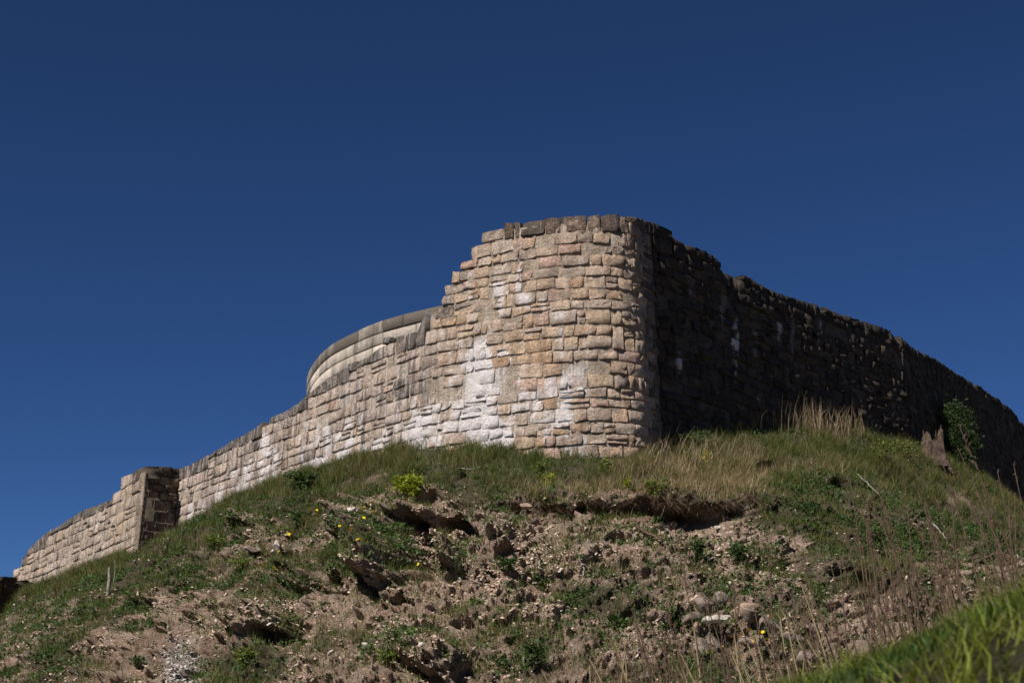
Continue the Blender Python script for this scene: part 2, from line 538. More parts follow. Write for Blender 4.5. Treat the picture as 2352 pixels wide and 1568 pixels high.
def layout(r, s0, s1, z0, z1, topf, basef, hr, wr, drop=lambda s: 0 * s, wav=.035, step=None, thin=.12, seed=0, breaks=(), align=None):
    zs = [z0]
    while zs[-1] < z1:
        zs.append(zs[-1] + r.uniform(*hr))
    if align: 
        zz_ = np.array(zs); sh_ = align - zz_[np.abs(zz_ - align).argmin()]; zs = list(zz_ + sh_ * np.clip((zz_ - z0) / (align - z0), 0, 1.0))
    out = []
    skip = {}
    def B(k, s):
        return zs[k] + drop(s) + wav * n1(np.asarray(s) * .9, k * 3.7, seed)
    for k in range(len(zs) - 1):
        s = s0
        cut = [s]
        s = s + r.uniform(.25, 1) * wr[0]
        while s < s1 - wr[0] * .5:
            cut.append(s); s += r.uniform(*wr) * (1.0 if r.random() > .15 else .6)
        cut.append(s1)
        for br in breaks:
            o = r.uniform(-.16, .22)
            cut = sorted([c for c in cut if abs(c - br - o) > .17] + [br + o])
        for (xa, xb) in skip.get(k, []):
            cut = sorted([c for c in cut if not (xa - .12 < c < xb + .12)] + [xa, xb])
        for a, b in zip(cut[:-1], cut[1:]):
            if b - a < .05: continue
            if any(xa - .01 < (a + b) / 2 < xb + .01 for (xa, xb) in skip.get(k, [])): continue
            ss = np.array([a, b])
            lo, hi = B(k, ss), B(k + 1, ss)
            lo = lo + r.normal(0, .011, 2); hi = hi + r.normal(0, .011, 2)
            if r.random() < .06 and k + 2 < len(zs) and b - a < .55 and not (step and step((a + b) / 2)):
                h2 = B(k + 2, ss)
                if h2.max() < topf((a + b) / 2) - .1 and h2.mean() - lo.mean() < .62:
                    if r.random() < .5: h2 = hi + (h2 - hi) * .5; 
                    else: skip.setdefault(k + 1, []).append((a, b))
                    hi = h2 if (a, b) in skip.get(k + 1, []) else hi
            m_ = (a + b) / 2
            T = float(topf(m_)); G = float(basef(m_))
            cz = (lo.mean() + hi.mean()) / 2
            hh = hi.mean() - lo.mean()
            if hi.mean() < G - .35: continue
            stp = step(m_) if step else False
            istop = False
            if stp:
                if cz > float(topf(a + .22 * (b - a))) + .02: continue
                istop = 2 if cz + hh > T else False
            else:
                tt = topf(ss) + r.normal(0, .018, 2)
                if hi.mean() > T:
                    hi = np.minimum(hi, tt)
                    if (hi - lo).min() < .15: continue
                    istop = True
                elif hi.mean() > T - .155:
                    hi = tt; istop = True
            if hi[0] - lo[0] > .2 and r.random() < thin and not istop:
                f = r.uniform(.4, .6)
                md = lo + (hi - lo) * f
                out.append((a, b, lo[0], lo[1], md[0], md[1], False, T))
                out.append((a, b, md[0], md[1], hi[0], hi[1], False, T))
            else:
                out.append((a, b, lo[0], lo[1], hi[0], hi[1], istop, T))
    return out

def stone_mesh(plan, q, r, rough=1.0, proud=(.000, .022), bulge=(.006, .017), gap=.007, nx=5, ny=4, back_=-.22, top_back=-.55, pal=None, ashlar=False, tone=1.0, dark_top=.45, streak=1.0, lime=0.0):
    a, b, la, lb, ha, hb, istop, T = q
    jit = lambda sc_: r.normal(0, sc_)
    p0 = r.uniform(*proud)
    if r.random() < .05 and not istop and not ashlar: p0 -= .07
    bl = r.uniform(*bulge)
    g = gap * r.uniform(.5, 1.3)
    gs = r.uniform(0, 1, 4) ** 2 * (0 if ashlar else .022)
    ex_ = min(.02 / (b - a), .3); ey_ = min(.018 / max((ha - la + hb - lb) / 2, .05), .3)
    tx = np.concatenate([[0], np.linspace(ex_, 1 - ex_, nx - 1), [1]]); ty = np.concatenate([[0], np.linspace(ey_, 1 - ey_, ny - 1), [1]])
    TX, TY = np.meshgrid(tx, ty)
    w = b - a; h = (ha - la + hb - lb) / 2
    S = a + g + gs[0] + (w - 2 * g - gs[0] - gs[1]) * TX + (0 if ashlar else r.normal(0, .012)) * (TY - .5) * 2
    LO = la + (lb - la) * TX + g * .8 + gs[2] + (0 if ashlar else abs(r.normal(0, .012))) * TX
    HI = ha + (hb - ha) * TX - g * .8 - gs[3] - (0 if ashlar else abs(r.normal(0, .012))) * (1 - TX)
    Z = LO + (HI - LO) * TY
    ex = np.minimum(TX, 1 - TX) * w; ey = np.minimum(TY, 1 - TY) * h
    if not ashlar:
        cr = r.uniform(.0, .03, 4)
        # round the corners
        for (i, j, c) in ((0, 0, 0), (0, -1, 1), (-1, 0, 2), (-1, -1, 3)):
            S[i, j] += cr[c] * (1 if j == 0 else -1)
            Z[i, j] += cr[c] * .7 * (1 if i == 0 else -1)
        S += r.normal(0, .006, S.shape) * rough
        Z += r.normal(0, .006, S.shape) * rough
    e_ = np.minimum(ex, ey)
    edge = sstep(0, .018, e_)
    D = p0 + bl * edge
    if not ashlar:
        D = D + r.normal(0, .013, S.shape) * rough * (.4 + .6 * edge) + (TX - .5) * r.normal(0, .018) * rough + (TY - .5) * r.normal(-.006, .018) * rough
    P = plan.P(S, Z, D)
    n_f = (nx + 1) * (ny + 1)
    idx = np.arange(n_f).reshape(ny + 1, nx + 1)
    f = np.stack([idx[:-1, :-1], idx[:-1, 1:], idx[1:, 1:], idx[1:, :-1]], -1).reshape(-1, 4)
    ring = np.concatenate([idx[0, :-1], idx[:-1, -1], idx[-1, :0:-1], idx[:0:-1, 0]])
    bd = top_back if istop else back_
    Pb = plan.P(S.ravel()[ring], Z.ravel()[ring], np.full(len(ring), bd))
    V = np.vstack([P.reshape(-1, 3), Pb])
    m_ = len(ring)
    rb = n_f + np.arange(m_)
    nxt = np.roll(np.arange(m_), -1)
    f2 = np.stack([ring[nxt], ring, rb, rb[nxt]], -1)
    faces = [np.vstack([f, f2])]
    if istop:
        faces.append(rb[::-1][None, :])
    sv = np.concatenate([S.ravel(), S.ravel()[ring]]); zv = np.concatenate([Z.ravel(), Z.ravel()[ring]])
    if callable(pal): pal = pal((a + b) / 2, r)
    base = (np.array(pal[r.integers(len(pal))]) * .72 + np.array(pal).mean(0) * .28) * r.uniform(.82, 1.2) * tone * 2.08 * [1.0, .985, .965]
    if r.random() < .004 and tone > .7 and not ashlar: base = np.array((.42, .24, .14))
    base = base * .82 + base.mean() * .18 * np.array([1.04, 1.0, .95])
    base = base * min(1.0, .70 / base.max())
    stone = np.tile(base, (len(V), 1))
    wm = white_mask(V); wm = np.maximum(wm * (1 + (wm.max() < 1.2) * r.normal(0, .28)), lime)
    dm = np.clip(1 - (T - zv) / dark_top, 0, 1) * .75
    if istop: dm = np.maximum(dm, .50 + .2 * r.random()) if istop != 2 else dm * .4
    if not ashlar:
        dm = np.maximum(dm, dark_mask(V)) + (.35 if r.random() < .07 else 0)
    msk = np.stack([wm, dm, np.full(len(V), streak)], 1)
    uv = np.stack([sv, zv], 1)
    return V, faces, stone, msk, uv

def build_wall(name, label, plan, stones, pal, mat, core_s, topf, basef, thick=1.0, core_depth=-.003, limit=300, seed=1, far=False, step_ranges=None, smooth_stones=False, core_back=True, tone=1.0, **kw):
    r = np.random.default_rng(seed)
    s0, s1 = core_s
    sm = (s0 + s1) / 2
    bz = float(basef(sm))
    org = plan.P(np.array(sm), np.array(bz))
    root = link(name, None, None, Vector(org))
    tag(root, label, 'wall')
    # core (mortar bed) with thickness
    ns = max(8, int((s1 - s0) / .25)); nz = 14
    ss = np.linspace(s0, s1, ns)
    tt = np.array([min(float(topf(x)) for x in (max(s - .35, s0), max(s - .18, s0), s, min(s + .18, s1), min(s + .35, s1))) for s in ss]) - .16
    bb = basef(ss) - 1.3
    rows = []
    for j in range(nz):
        z = bb + (tt - bb) * j / (nz - 1)
        rows.append(plan.P(ss, z, core_depth + .012 * n1(ss * 4, z * 5, 3)))
    rows.append(plan.P(ss, tt + .02, np.full(ns, -thick)))
    rows.append(plan.P(ss, bb, np.full(ns, -thick)))
    V = np.concatenate(rows)
    k = len(rows)
    idx = np.arange(ns * k).reshape(k, ns)
    f = np.stack([idx[:-1, :-1], idx[:-1, 1:], idx[1:, 1:], idx[1:, :-1]], -1).reshape(-1, 4)
    ends = [idx[:, 0][None, :], idx[::-1, -1][None, :]]
    sv = np.tile(ss, k); zv = V[:, 2]
    Tt = np.tile(tt + .16, k)
    msk = np.stack([np.maximum(white_mask(V) * .9, kw.get('lime', 0) * (1.1 if tone > .6 else .3)), np.clip(1 - (Tt - zv) / .35, 0, 1) * .8, np.full(len(V), kw.get('streak', 1.0))], 1)
    me = mesh_np('core', V - org, [f] + ends, M['mortar'], {'mask': msk, 'stone': np.tile(np.array((.36, .28, .21)) * tone, (len(V), 1))}, np.stack([sv, zv], 1))
    link('core', me, root)
    data = []
    for q in stones:
        d = stone_mesh(plan, q, r, pal=pal, tone=tone, **kw)
        u, v = proj(d[0][:24])
        inv = (u.max() > -40) and (u.min() < W + 40)
        area = (u.max() - u.min()) * (v.max() - v.min()) * (1 if inv else .001)
        data.append((area, d))
    data.sort(key=lambda t: -t[0])
    for area, (V, fc, st, mk, uv) in data[:limit]:
        c = V[:(len(V) // 2)].mean(0)
        me = mesh_np('stone', V - c, fc, mat, {'stone': st, 'mask': mk}, uv, smooth_stones)
        link('stone', me, root, Vector(c - org))
    rest = data[limit:]
    if rest:
        Vs, quads, st, mk, uvs, off = [], [], [], [], [], 0
        tri = []
        for _, (V, fc, s_, m_, u_) in rest:
            Vs.append(V - org); quads.append(fc[0] + off)
            st.append(s_); mk.append(m_); uvs.append(u_)
            if len(fc) > 1: tri.append(fc[1] + off)
            off += len(V)
        fcs = [np.vstack(quads)] + ([np.vstack(tri)] if tri else [])
        me = mesh_np('smaller_stones', np.vstack(Vs), fcs, mat, {'stone': np.vstack(st), 'mask': np.vstack(mk)}, np.vstack(uvs), smooth_stones)
        o = link('smaller_stones', me, root); o['kind'] = 'stuff'
    print(name, 'stones', len(data))
    return root

topm = lambda s: np.interp(s, ts_m, tz_m)
basm = lambda s: np.interp(s, bs_m, bz_m)
def s_at(plan, u, v): return float(plan.sz([u], [v])[0][0])
S_SEAM = s_at(plan_main, 985, 850)
S_T0 = s_at(plan_main, 970, 740); S_T1 = s_at(plan_main, 1118, 560)
r0 = np.random.default_rng(11)
smax = float(plan_main.s[-1])
drop_m = lambda s: -0.055 * np.clip(S_SEAM - np.asarray(s, float), 0, 20)
print('z top main', [round(float(topm(x)), 2) for x in np.linspace(0, smax, 16)], 'base', [round(float(basm(x)), 2) for x in np.linspace(0, smax, 16)], 'S', S_SEAM, S_CORNER, smax)
lit = layout(r0, 0, S_CORNER + .85, 3.4, 12.6, topm, basm, (.21, .345), (.26, .66), drop=drop_m, step=lambda s: S_T0 < s < S_T1, thin=.10, seed=2, align=11.53)
shade = layout(r0, S_CORNER + .85, smax, 3.4, 12.6, topm, basm, (.24, .36), (.35, .85), wav=.03, thin=.06, seed=5)
cur = [q for q in lit if (q[0] + q[1]) / 2 < S_SEAM]
tow = [q for q in lit if (q[0] + q[1]) / 2 >= S_SEAM]
build_wall('curtain_wall', 'long sunlit rubble stone wall climbing from the projecting pier to the tall bastion', plan_main, cur, PAL['grey'], M['stone'], (0, S_SEAM), topm, basm, seed=3, streak=1.0, rough=1.05, lime=.47)
build_wall('bastion_wall', 'tall sunlit rubble bastion with white lime stains and a ragged stepped left edge', plan_main, tow, lambda s, r: (PAL['dark'] if s > S_CORNER + .35 else PAL['warm']) if r.random() < .25 + (s - S_SEAM) / 2.6 else PAL['grey'], M['stone'], (S_SEAM, S_CORNER + .84), topm, basm, seed=4, streak=.35, rough=1.3, limit=300, lime=.36)  # stones past the corner turn dark: shade painted into their colour
build_wall('side_wall', 'dark shaded side of the bastion running right from the sunlit corner, catching grazing light', plan_main, shade, PAL['dark'], M['stone'], (S_CORNER + .84, smax), topm, basm, seed=5, streak=.8, rough=1.8, proud=(-.02, .05), bulge=(.01, .03), dark_top=1.2, tone=.30, lime=.15)  # palette and tone darken stone and mortar to deepen the shade

topf_ = lambda s: np.interp(s, ts_f, tz_f); basf_ = lambda s: np.interp(s, bs_f, bz_f)
st = layout(r0, 0, float(ts_f[-1]), 3.4, 14, topf_, basf_, (.24, .36), (.4, .9), wav=.03, thin=.05, seed=6)
build_wall('distant_wall', 'dark unlit wall falling away at the right edge, set back behind the side wall', plan_far, st, PAL['dark'], M['stone'], (0, float(ts_f[-1])), topf_, basf_, seed=6, streak=.8, rough=1.2, dark_top=.9, tone=.26)  # shade painted into stone and mortar here too

topl = lambda s: np.interp(s, ts_l, tz_l); basl = lambda s: np.interp(s, bs_l, bz_l)
S_P = s_at(plan_left, 274, 1150)
st = layout(r0, 0, float(plan_left.s[-1]) - .02, 1.5, 9, topl, basl, (.26, .40), (.45, .95), wav=.04, seed=7, step=lambda s: abs(s - S_P) < .5, drop=lambda s: -.035 * (float(plan_left.s[-1]) - np.asarray(s, float)))
lw_ = [q for q in st if (q[0] + q[1]) / 2 < S_P]; pr_ = [(max(q[0], S_P - .10),) + q[1:] for q in st if (q[0] + q[1]) / 2 >= S_P]
build_wall('lower_wall', 'lower sunlit stone wall curving away at the far left of the slope', plan_left, lw_, PAL['left'], M['stone'], (0, S_P), topl, basl, seed=8, streak=.9, rough=1.3, dark_top=.25, lime=.45)
PIER = 1
pier = build_wall('projecting_pier', 'stone pier jutting forward between two walls, its right face in shade', plan_left, pr_, PAL['left'], M['stone'], (S_P, float(plan_left.s[-1])), topl, basl, seed=9, streak=.7, rough=1.2, thick=.12, dark_top=.3)
topr = lambda s: np.interp(s, ts_r, tz_r); basr = lambda s: np.interp(s, bs_r, bz_r)
st = layout(r0, .11, float(plan_ret.s[-1]) - .02, 2.5, 9, topr, basr, (.20, .34), (.26, .5), wav=.03, seed=8)
rr = np.random.default_rng(21)
org = np.array(pier.location)
for q in st:
    V, fc, s_, m_, uv = stone_mesh(plan_ret, q, rr, pal=PAL['left'], tone=.34, dark_top=.5, streak=.6, back_=-.1, top_back=-.1, rough=1.3)  # pier palette toned down: shaded face painted into the stone colour
    c = V.mean(0)
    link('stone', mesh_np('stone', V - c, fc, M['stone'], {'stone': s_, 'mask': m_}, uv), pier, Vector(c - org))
# bed behind the return face
ss = np.linspace(.1, float(plan_ret.s[-1]), 8)
Vr = np.concatenate([plan_ret.P(ss, basr(ss) - 1.2, np.full(8, -.02)), plan_ret.P(ss, topr(ss) - .12, np.full(8, -.02)), plan_ret.P(ss, topr(ss) - .12, np.full(8, -.1)), plan_ret.P(ss, basr(ss) - 1.2, np.full(8, -.1))])
ix = np.arange(32).reshape(4, 8)
fr = np.stack([ix[:-1, :-1], ix[:-1, 1:], ix[1:, 1:], ix[1:, :-1]], -1).reshape(-1, 4)
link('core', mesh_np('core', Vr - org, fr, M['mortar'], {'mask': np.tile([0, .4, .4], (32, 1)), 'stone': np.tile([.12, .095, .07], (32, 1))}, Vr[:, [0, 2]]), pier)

topw = lambda s: np.interp(s, ts_w, tz_w); basw = lambda s: np.interp(s, bs_w, bz_w)
st = layout(r0, 0, float(ts_w[-1]), 0, 8, topw, basw, (.28, .42), (.5, 1.0), wav=.05, seed=9)
build_wall('ruined_wall', 'low dark ruined wall at the lower left edge of the slope', plan_low, st, PAL['dark'], M['stone'], (0, float(ts_w[-1])), topw, basw, seed=10, streak=.8, rough=1.8, dark_top=.9, tone=.28)  # low tone paints the shade of this face into its colour

# curved ashlar parapet behind the curtain
par = [from_px(1060, 34.7, 800), from_px(985, 35.4, 800), from_px(900, 36.3, 800), from_px(840, 37.1, 800), from_px(780, 38.3, 800), from_px(745, 39.3, 820), from_px(722, 40.5, 840)]
par.append(from_px(710, 41.7, 860)); par.append(from_px(707, 42.9, 880)); par.append(from_px(716, 44.2, 880))
par = par[::-1]
plan_par = Plan(par, batter=0.0)
zt = float(back(900, 728, 36.3)[2])
zpar = [(985, 708), (900, 728), (840, 752), (780, 780), (745, 805), (722, 835)]
tp = [float(plan_par.sz([u], [v])[1][0]) for u, v in zpar]
tss = [float(plan_par.sz([u], [v])[0][0]) for u, v in zpar]
o = np.argsort(tss)
topp = lambda s: np.interp(s, np.array(tss)[o], np.array(tp)[o])
print('parapet tops', [round(t, 2) for t in tp])
rp = np.random.default_rng(31)
ln = float(plan_par.s[-1])
porg = plan_par.P(np.array(ln / 2), np.array(7.0))
proot = link('parapet_wall', None, None, Vector(porg)); tag(proot, 'smooth curved ashlar parapet with dark coping rising behind the rubble curtain wall', 'wall')
hts = [.0, .33, .64, .95, 1.26, 1.57, 1.9, 2.2, 2.5]
for k in range(8):
    s = 0.0 if k % 2 else -.4
    while s < ln:
        w_ = rp.uniform(.8, 1.5)
        a, b = max(s, 0.001), min(s + w_, ln)
        s += w_
        if b - a < .15: continue
        ss = np.array([a, b]); t_ = topp(ss)
        q = (a, b, t_[0] - hts[k + 1], t_[1] - hts[k + 1], t_[0] - hts[k], t_[1] - hts[k], k == 0, float(t_.mean()))
        pr = (.012, .018) if k == 0 else (0, .010)
        V, fc, s_, m_, uv = stone_mesh(plan_par, q, rp, ashlar=True, proud=pr, bulge=(.010, .018), gap=.017, nx=6, ny=3, pal=[(.42, .37, .31), (.33, .29, .24), (.46, .40, .33), (.28, .245, .205)], tone=.66)
        m_[:, 0] = 0; m_[:, 1] = rp.uniform(.38, .62) if k == 0 else (rp.uniform(.16, .36) if k == 1 else rp.uniform(.08, .28))
        c = V.mean(0)
        link('coping_stone' if k == 0 else 'stone', mesh_np('stone', V - c, fc, M['ashlar'], {'stone': s_, 'mask': m_}, uv), proot, Vector(c - porg))
ss = np.linspace(0, ln, 40); t_ = topp(ss)
Vr = np.concatenate([plan_par.P(ss, t_ - 3.2, np.full(40, -.012)), plan_par.P(ss, t_ - .03, np.full(40, -.012)), plan_par.P(ss, t_ - .03, np.full(40, -.6)), plan_par.P(ss, t_ - 3.2, np.full(40, -.6))])
ix = np.arange(160).reshape(4, 40)
fr = np.stack([ix[:-1, :-1], ix[:-1, 1:], ix[1:, 1:], ix[1:, :-1]], -1).reshape(-1, 4)
link('core', mesh_np('core', Vr - porg, fr, M['mortar'], {'mask': np.tile([0, .4, .4], (160, 1)), 'stone': np.tile([.16, .13, .10], (160, 1))}, Vr[:, [0, 2]]), proot)

# ------------------------------------------------------------------ the hill
# foot line of all walls, as one polyline with its ground height
foot = []
for pl, f_, s0, s1 in ((plan_left, basl, 0, float(plan_left.s[-1])), (plan_main, basm, .1, smax), (plan_far, basf_, .3, float(plan_far.s[-1]))):
    for s in np.arange(s0, s1, .3):
        p = pl.P(np.array(s), np.array(5.0)); foot.append((p[0], p[1], float(f_(s))))
foot = np.array(foot)
# smooth it so that the pier does not show as a jog
ker = np.ones(7) / 7
fs = foot.copy()
for c in range(3):
    fs[3:-3, c] = np.convolve(foot[:, c], ker, 'valid')
foot = fs
ft = np.gradient(foot[:, :2], axis=0); ft /= np.linalg.norm(ft, axis=1)[:, None]
fn = np.stack([ft[:, 1], -ft[:, 0]], 1)

def foot_query(X, Y):
    sh = X.shape; P = np.stack([X.ravel(), Y.ravel()], 1)
    q = np.empty(len(P)); zb = np.empty(len(P)); nn = np.empty((len(P), 2))
    for i in range(0, len(P), 20000):
        c = P[i:i + 20000]
        d2 = (c[:, None, 0] - foot[None, :, 0]) ** 2 + (c[:, None, 1] - foot[None, :, 1]) ** 2
        k = d2.argmin(1); dd = np.sqrt(d2[np.arange(len(c)), k])
        sg = ((c - foot[k, :2]) * fn[k]).sum(1)
        q[i:i + 20000] = dd * np.sign(sg)
        wgt = np.exp(-(d2 - (dd ** 2)[:, None]) / (2 * (.5 + .35 * dd[:, None] ** 2)))
        ws = wgt.sum(1)
        zb[i:i + 20000] = (wgt * foot[None, :, 2]).sum(1) / ws
        v = (wgt[:, :, None] * fn[None]).sum(1); nn[i:i + 20000] = v / (np.linalg.norm(v, axis=1)[:, None] + 1e-6)
    return q.reshape(sh), zb.reshape(sh), nn.reshape(sh + (2,))

VEG = {1000:'999999999999999999999999', 1050:'999999999999999999999999', 1100:'999999878789888773879999', 1150:'999999897447455566779958', 1200:'999996473212234226898899',
       1250:'999986455821134431288756', 1300:'899764466321133433468634', 1350:'975756732322355444475334', 1400:'645522224233355335532333', 1450:'455413235535545343432233',
       1500:'355205544325634454533333', 1550:'464107635225633455533333'}
VY = sorted(VEG); VG = np.array([[int(c) for c in VEG[y]] for y in VY], float)
def veg_at(u, v):
    x = np.clip(np.asarray(u) / 100.0, 0, 22.999); y = np.clip((np.asarray(v) - 1000) / 50.0, 0, 10.999)
    i = x.astype(int); j = y.astype(int); fx = x - i; fy = y - j
    g = VG
    return ((g[j, i] * (1 - fx) + g[j, i + 1] * fx) * (1 - fy) + (g[j + 1, i] * (1 - fx) + g[j + 1, i + 1] * fx) * fy) / 9.0

# (u, v, ru, rv, metres) hollows negative, noses positive; tilt in radians
FEAT = [(1490,1172,80,26,-.9,0),(1600,1194,100,36,-1.15,.06),(1220,1180,75,20,-.6,0),(1340,1180,80,18,-.6,0),(1765,1078,50,18,-.7,0),(1930,1120,50,14,-.3,.1),
        (962,1258,54,78,-1.7,-.2),(960,1178,60,16,.35,.1),(1052,1222,54,32,-.9,.4),(1030,1262,24,60,.6,-.25),(866,1270,42,110,1.05,-.25),(885,1360,70,22,-.7,.55),(775,1345,24,26,-.55,0),
        (640,1475,54,20,-.65,.3),(600,1425,60,50,.55,.3),(1000,1505,90,45,.5,.5),(1150,1235,30,40,.3,.2),(700,1330,60,30,.35,.4),(1330,1270,50,24,.25,.2),(1480,1400,60,40,.3,.5),(1900,1300,70,30,.3,.3),(250,1480,70,30,.3,-.4),(960,1545,80,24,-.55,.5),(1196,1400,13,13,-.45,0),(485,1267,22,12,-.35,0),(598,1222,34,16,-.4,.3),
        (575,1195,40,20,.25,.3),(1050,1110,26,34,-.3,.6),(985,1150,40,18,-.35,.1),(1230,1145,100,20,.22,0),(1400,1142,110,20,.28,0),(1590,1148,110,30,.30,.03),(800,1220,30,20,-.25,0),
        (1450,1330,26,18,-.2,0),(1120,1340,30,20,-.25,.4),(560,1365,14,10,-.2,0),(745,1360,10,10,-.25,0),(840,1150,40,30,.2,0),(1180,1290,60,25,-.2,.5),(1240,1350,40,16,-.2,.4),
        (1690,1290,40,24,.15,0),(1830,1300,40,16,-.2,.1),(420,1400,60,50,-.18,.9),(360,1500,50,90,-.2,.5),(1780,1150,26,70,-.2,-.4)]

nb, nr = 960, 450
bt = np.concatenate([np.linspace(-1.3, -.44, 40, endpoint=False), np.linspace(-.44, .46, nb - 80, endpoint=False), np.linspace(.46, 1.4, 40)])
def row_distances():
    a = np.linspace(13, 20.5, 24, endpoint=False)
    b = np.linspace(20.5, 33, 270, endpoint=False)
    c = 33 * (60 / 33) ** np.linspace(0, 1, nr - 24 - 270 - 14, endpoint=False)
    d = 60 * (400 / 60) ** np.linspace(0, 1, 14)
    return np.concatenate([a, b, c, d])
YR = row_distances()
BB, YY = np.meshgrid(bt, YR)
XX = BB * YY
q, zb, nn = foot_query(XX, YY)
qn = q + .35 * fbm(np.stack([XX * .35, YY * .35, np.zeros_like(XX)], -1), 3, 5) * sstep(.3, 2, q)
def prof(q):
    return np.where(q < 0, 0, np.where(q < 2.7, .50 * q, np.where(q < 9.5, 1.35 + .63 * (q - 2.7), 1.35 + 4.28 + .30 * (q - 9.5))))
Z = zb - prof(qn) * (1 + .95 * sstep(33.5, 40, YY) * sstep(0, 6, XX))
tl_ = XX + .34 * YY
Z = Z - 1.5 * sstep(.25, -1.1, tl_) * sstep(-.3, .9, q) * sstep(10, 4, q) * (XX < -8)
Z = np.where(q < 0, zb + .0, Z)
Z = np.maximum(Z, -1.9 + .002 * np.abs(q))
Zfloor = Z <= -1.85
P = np.stack([XX, YY, Z], -1)
hillw = sstep(.1, 1.2, q) * sstep(16, 11, q)
Z3 = P.copy()
# broad lumps
P[..., 2] += hillw * (.22 * fbm(P * [.55, .55, .55], 3, 9))
U, V = proj(P)
veg = veg_at(U, V)
m_scree = sstep(1.9, 3.0, q + .5 * fbm(P * .8, 2, 31))
out3 = np.concatenate([nn * .95, np.full(nn.shape[:2] + (1,), .28)], -1)
# strata run down to the right across the face
tt_ = P[..., 0] * .85 - P[..., 2] * .55 + P[..., 1] * .2
cc_ = P[..., 0] * .50 + P[..., 2] * .85
strat = .5 - 2.0 * np.abs(fbm(np.stack([tt_ * 1.0, cc_ * 3.6, P[..., 1] * 1.0], -1), 4, 41, .6))
strat2 = fbm(np.stack([tt_ * 3.5, cc_ * 13.0, P[..., 1] * 3.0], -1), 3, 43, .6)
blob = fbm(P * 2.6, 4, 51, .6)
fine = fbm(P * 9.0, 3, 61, .65)
ridge = 1 - np.abs(fbm(P * 4.0, 3, 71)) * 2
feat = np.zeros_like(Z); rockm = np.zeros_like(Z)
for (fu, fv, ru, rv, am, tl) in FEAT:
    du = (U - fu); dv = (V - fv)
    a_ = (du * math.cos(tl) + dv * math.sin(tl)) / ru; b_ = (-du * math.sin(tl) + dv * math.cos(tl)) / rv
    r2 = np.sqrt(a_ * a_ + b_ * b_) + (.6 if rv < 30 else .4) * fbm(P * 1.9, 3, int(fu)) 
    k = sstep(1.15, .55, r2)
    feat += (am * .8 * sstep(1.0, .72, r2) * (.55 + .6 * sstep(-.3, .3, fbm(P * 1.1, 2, 333))) if -.79 < am < -.3 else am * (sstep(1.05, .8, r2) if am < 0 else k))
    if 540 < fu < 1300 and am > .15 and fv > 1180: rockm = np.maximum(rockm, k)
rk = [(868,1270,90,130),(1040,1280,70,80),(620,1430,90,70),(1000,1510,130,70),(590,1210,70,50),(1150,1330,90,50),(1250,1300,80,60)]
for (fu, fv, ru, rv) in rk:
    rockm = np.maximum(rockm, sstep(1.2, .5, np.sqrt(((U - fu) / ru) ** 2 + ((V - fv) / rv) ** 2) + .3 * blob))
bare = 1 - np.clip(veg * 1.1, 0, 1)
disp = feat + hillw * (.17 * blob + .04 * fine)
disp += hillw * m_scree * (.45 + .55 * bare) * (.30 * blob + .19 * fine + .09 * ridge)
disp += hillw * m_scree * (.40 + .75 * rockm) * (.26 * strat + .30 * strat2)
P = P + out3 * ((disp - feat) * hillw)[..., None]
P[..., :2] += nn * (feat * hillw * 1.15)[..., None]
P[..., 2] += .12 * np.abs(feat) * (feat > 0) * hillw
U, V = proj(P)
pale = sstep(1.2, .4, np.sqrt(((U - 415) / 60) ** 2 + ((V - 1530) / 70) ** 2) + .5 * blob)
veg_n = np.clip(veg + .55 * fbm(P * 1.5, 4, 91, .6), 0, 1)
veg_n = np.where(feat < -.3, veg_n * .3, veg_n)
NR, NB = P.shape[:2]
idx = np.arange(NR * NB).reshape(NR, NB)
faces = np.stack([idx[:-1, :-1], idx[:-1, 1:], idx[1:, 1:], idx[1:, :-1]], -1).reshape(-1, 4)
hill_me = mesh_np('hillside', P.reshape(-1, 3), faces, M['soil'], {'mask': np.stack([veg_n, rockm * bare, pale], -1).reshape(-1, 3)}, smooth=False)
tag(link('hillside', hill_me), 'eroded earth and limestone slope below the stone walls', kind='structure')

# ground sheet to the horizon
g = 900.0
gm = mesh_np('ground', [(-g, -g, -1.65), (g, -g, -1.65), (g, g, -1.65), (-g, g, -1.65)], np.array([[0, 1, 2, 3]]), M['earth'])
tag(link('ground', gm), 'flat earth at the foot of the slope', kind='structure')

# near bank, lower right
def bank_z(x, y):
    xp = x * 7.0 / np.maximum(y, 3)
    f = .175 * np.logaddexp(0, (xp - 1.22) / .35) - .045
    f = np.where(f > .35, .35 + .5 * (1 - np.exp(-(f - .35) / .5)), f)
    z = f * np.minimum(y, 9.5) / 7.0 - .35 * np.maximum(x - 3.6, 0)
    z = z - .35 * np.maximum(y - 9.3, 0) - .3 * np.maximum(3.0 - y, 0) - .25 * np.maximum(.5 - xp, 0)
    return np.maximum(z, -1.75)
xb = np.linspace(-6, 9, 210); yb = np.linspace(1.5, 16, 190)
XB, YB = np.meshgrid(xb, yb)
ZB = bank_z(XB, YB)
ZB = ZB + .035 * fbm(np.stack([XB * 2.5, YB * 2.5, ZB], -1), 4, 5)
PB = np.stack([XB, YB, ZB], -1)
ix = np.arange(XB.size).reshape(XB.shape)
fb = np.stack([ix[:-1, :-1], ix[:-1, 1:], ix[1:, 1:], ix[1:, :-1]], -1).reshape(-1, 4)
mb = np.stack([np.full(XB.shape, .75), np.zeros(XB.shape), np.zeros(XB.shape)], -1).reshape(-1, 3)
tag(link('grassy_bank', mesh_np('grassy_bank', PB.reshape(-1, 3), fb, M['soil'], {'mask': mb}, smooth=True)), 'near grassy earth bank at the lower right', kind='structure')

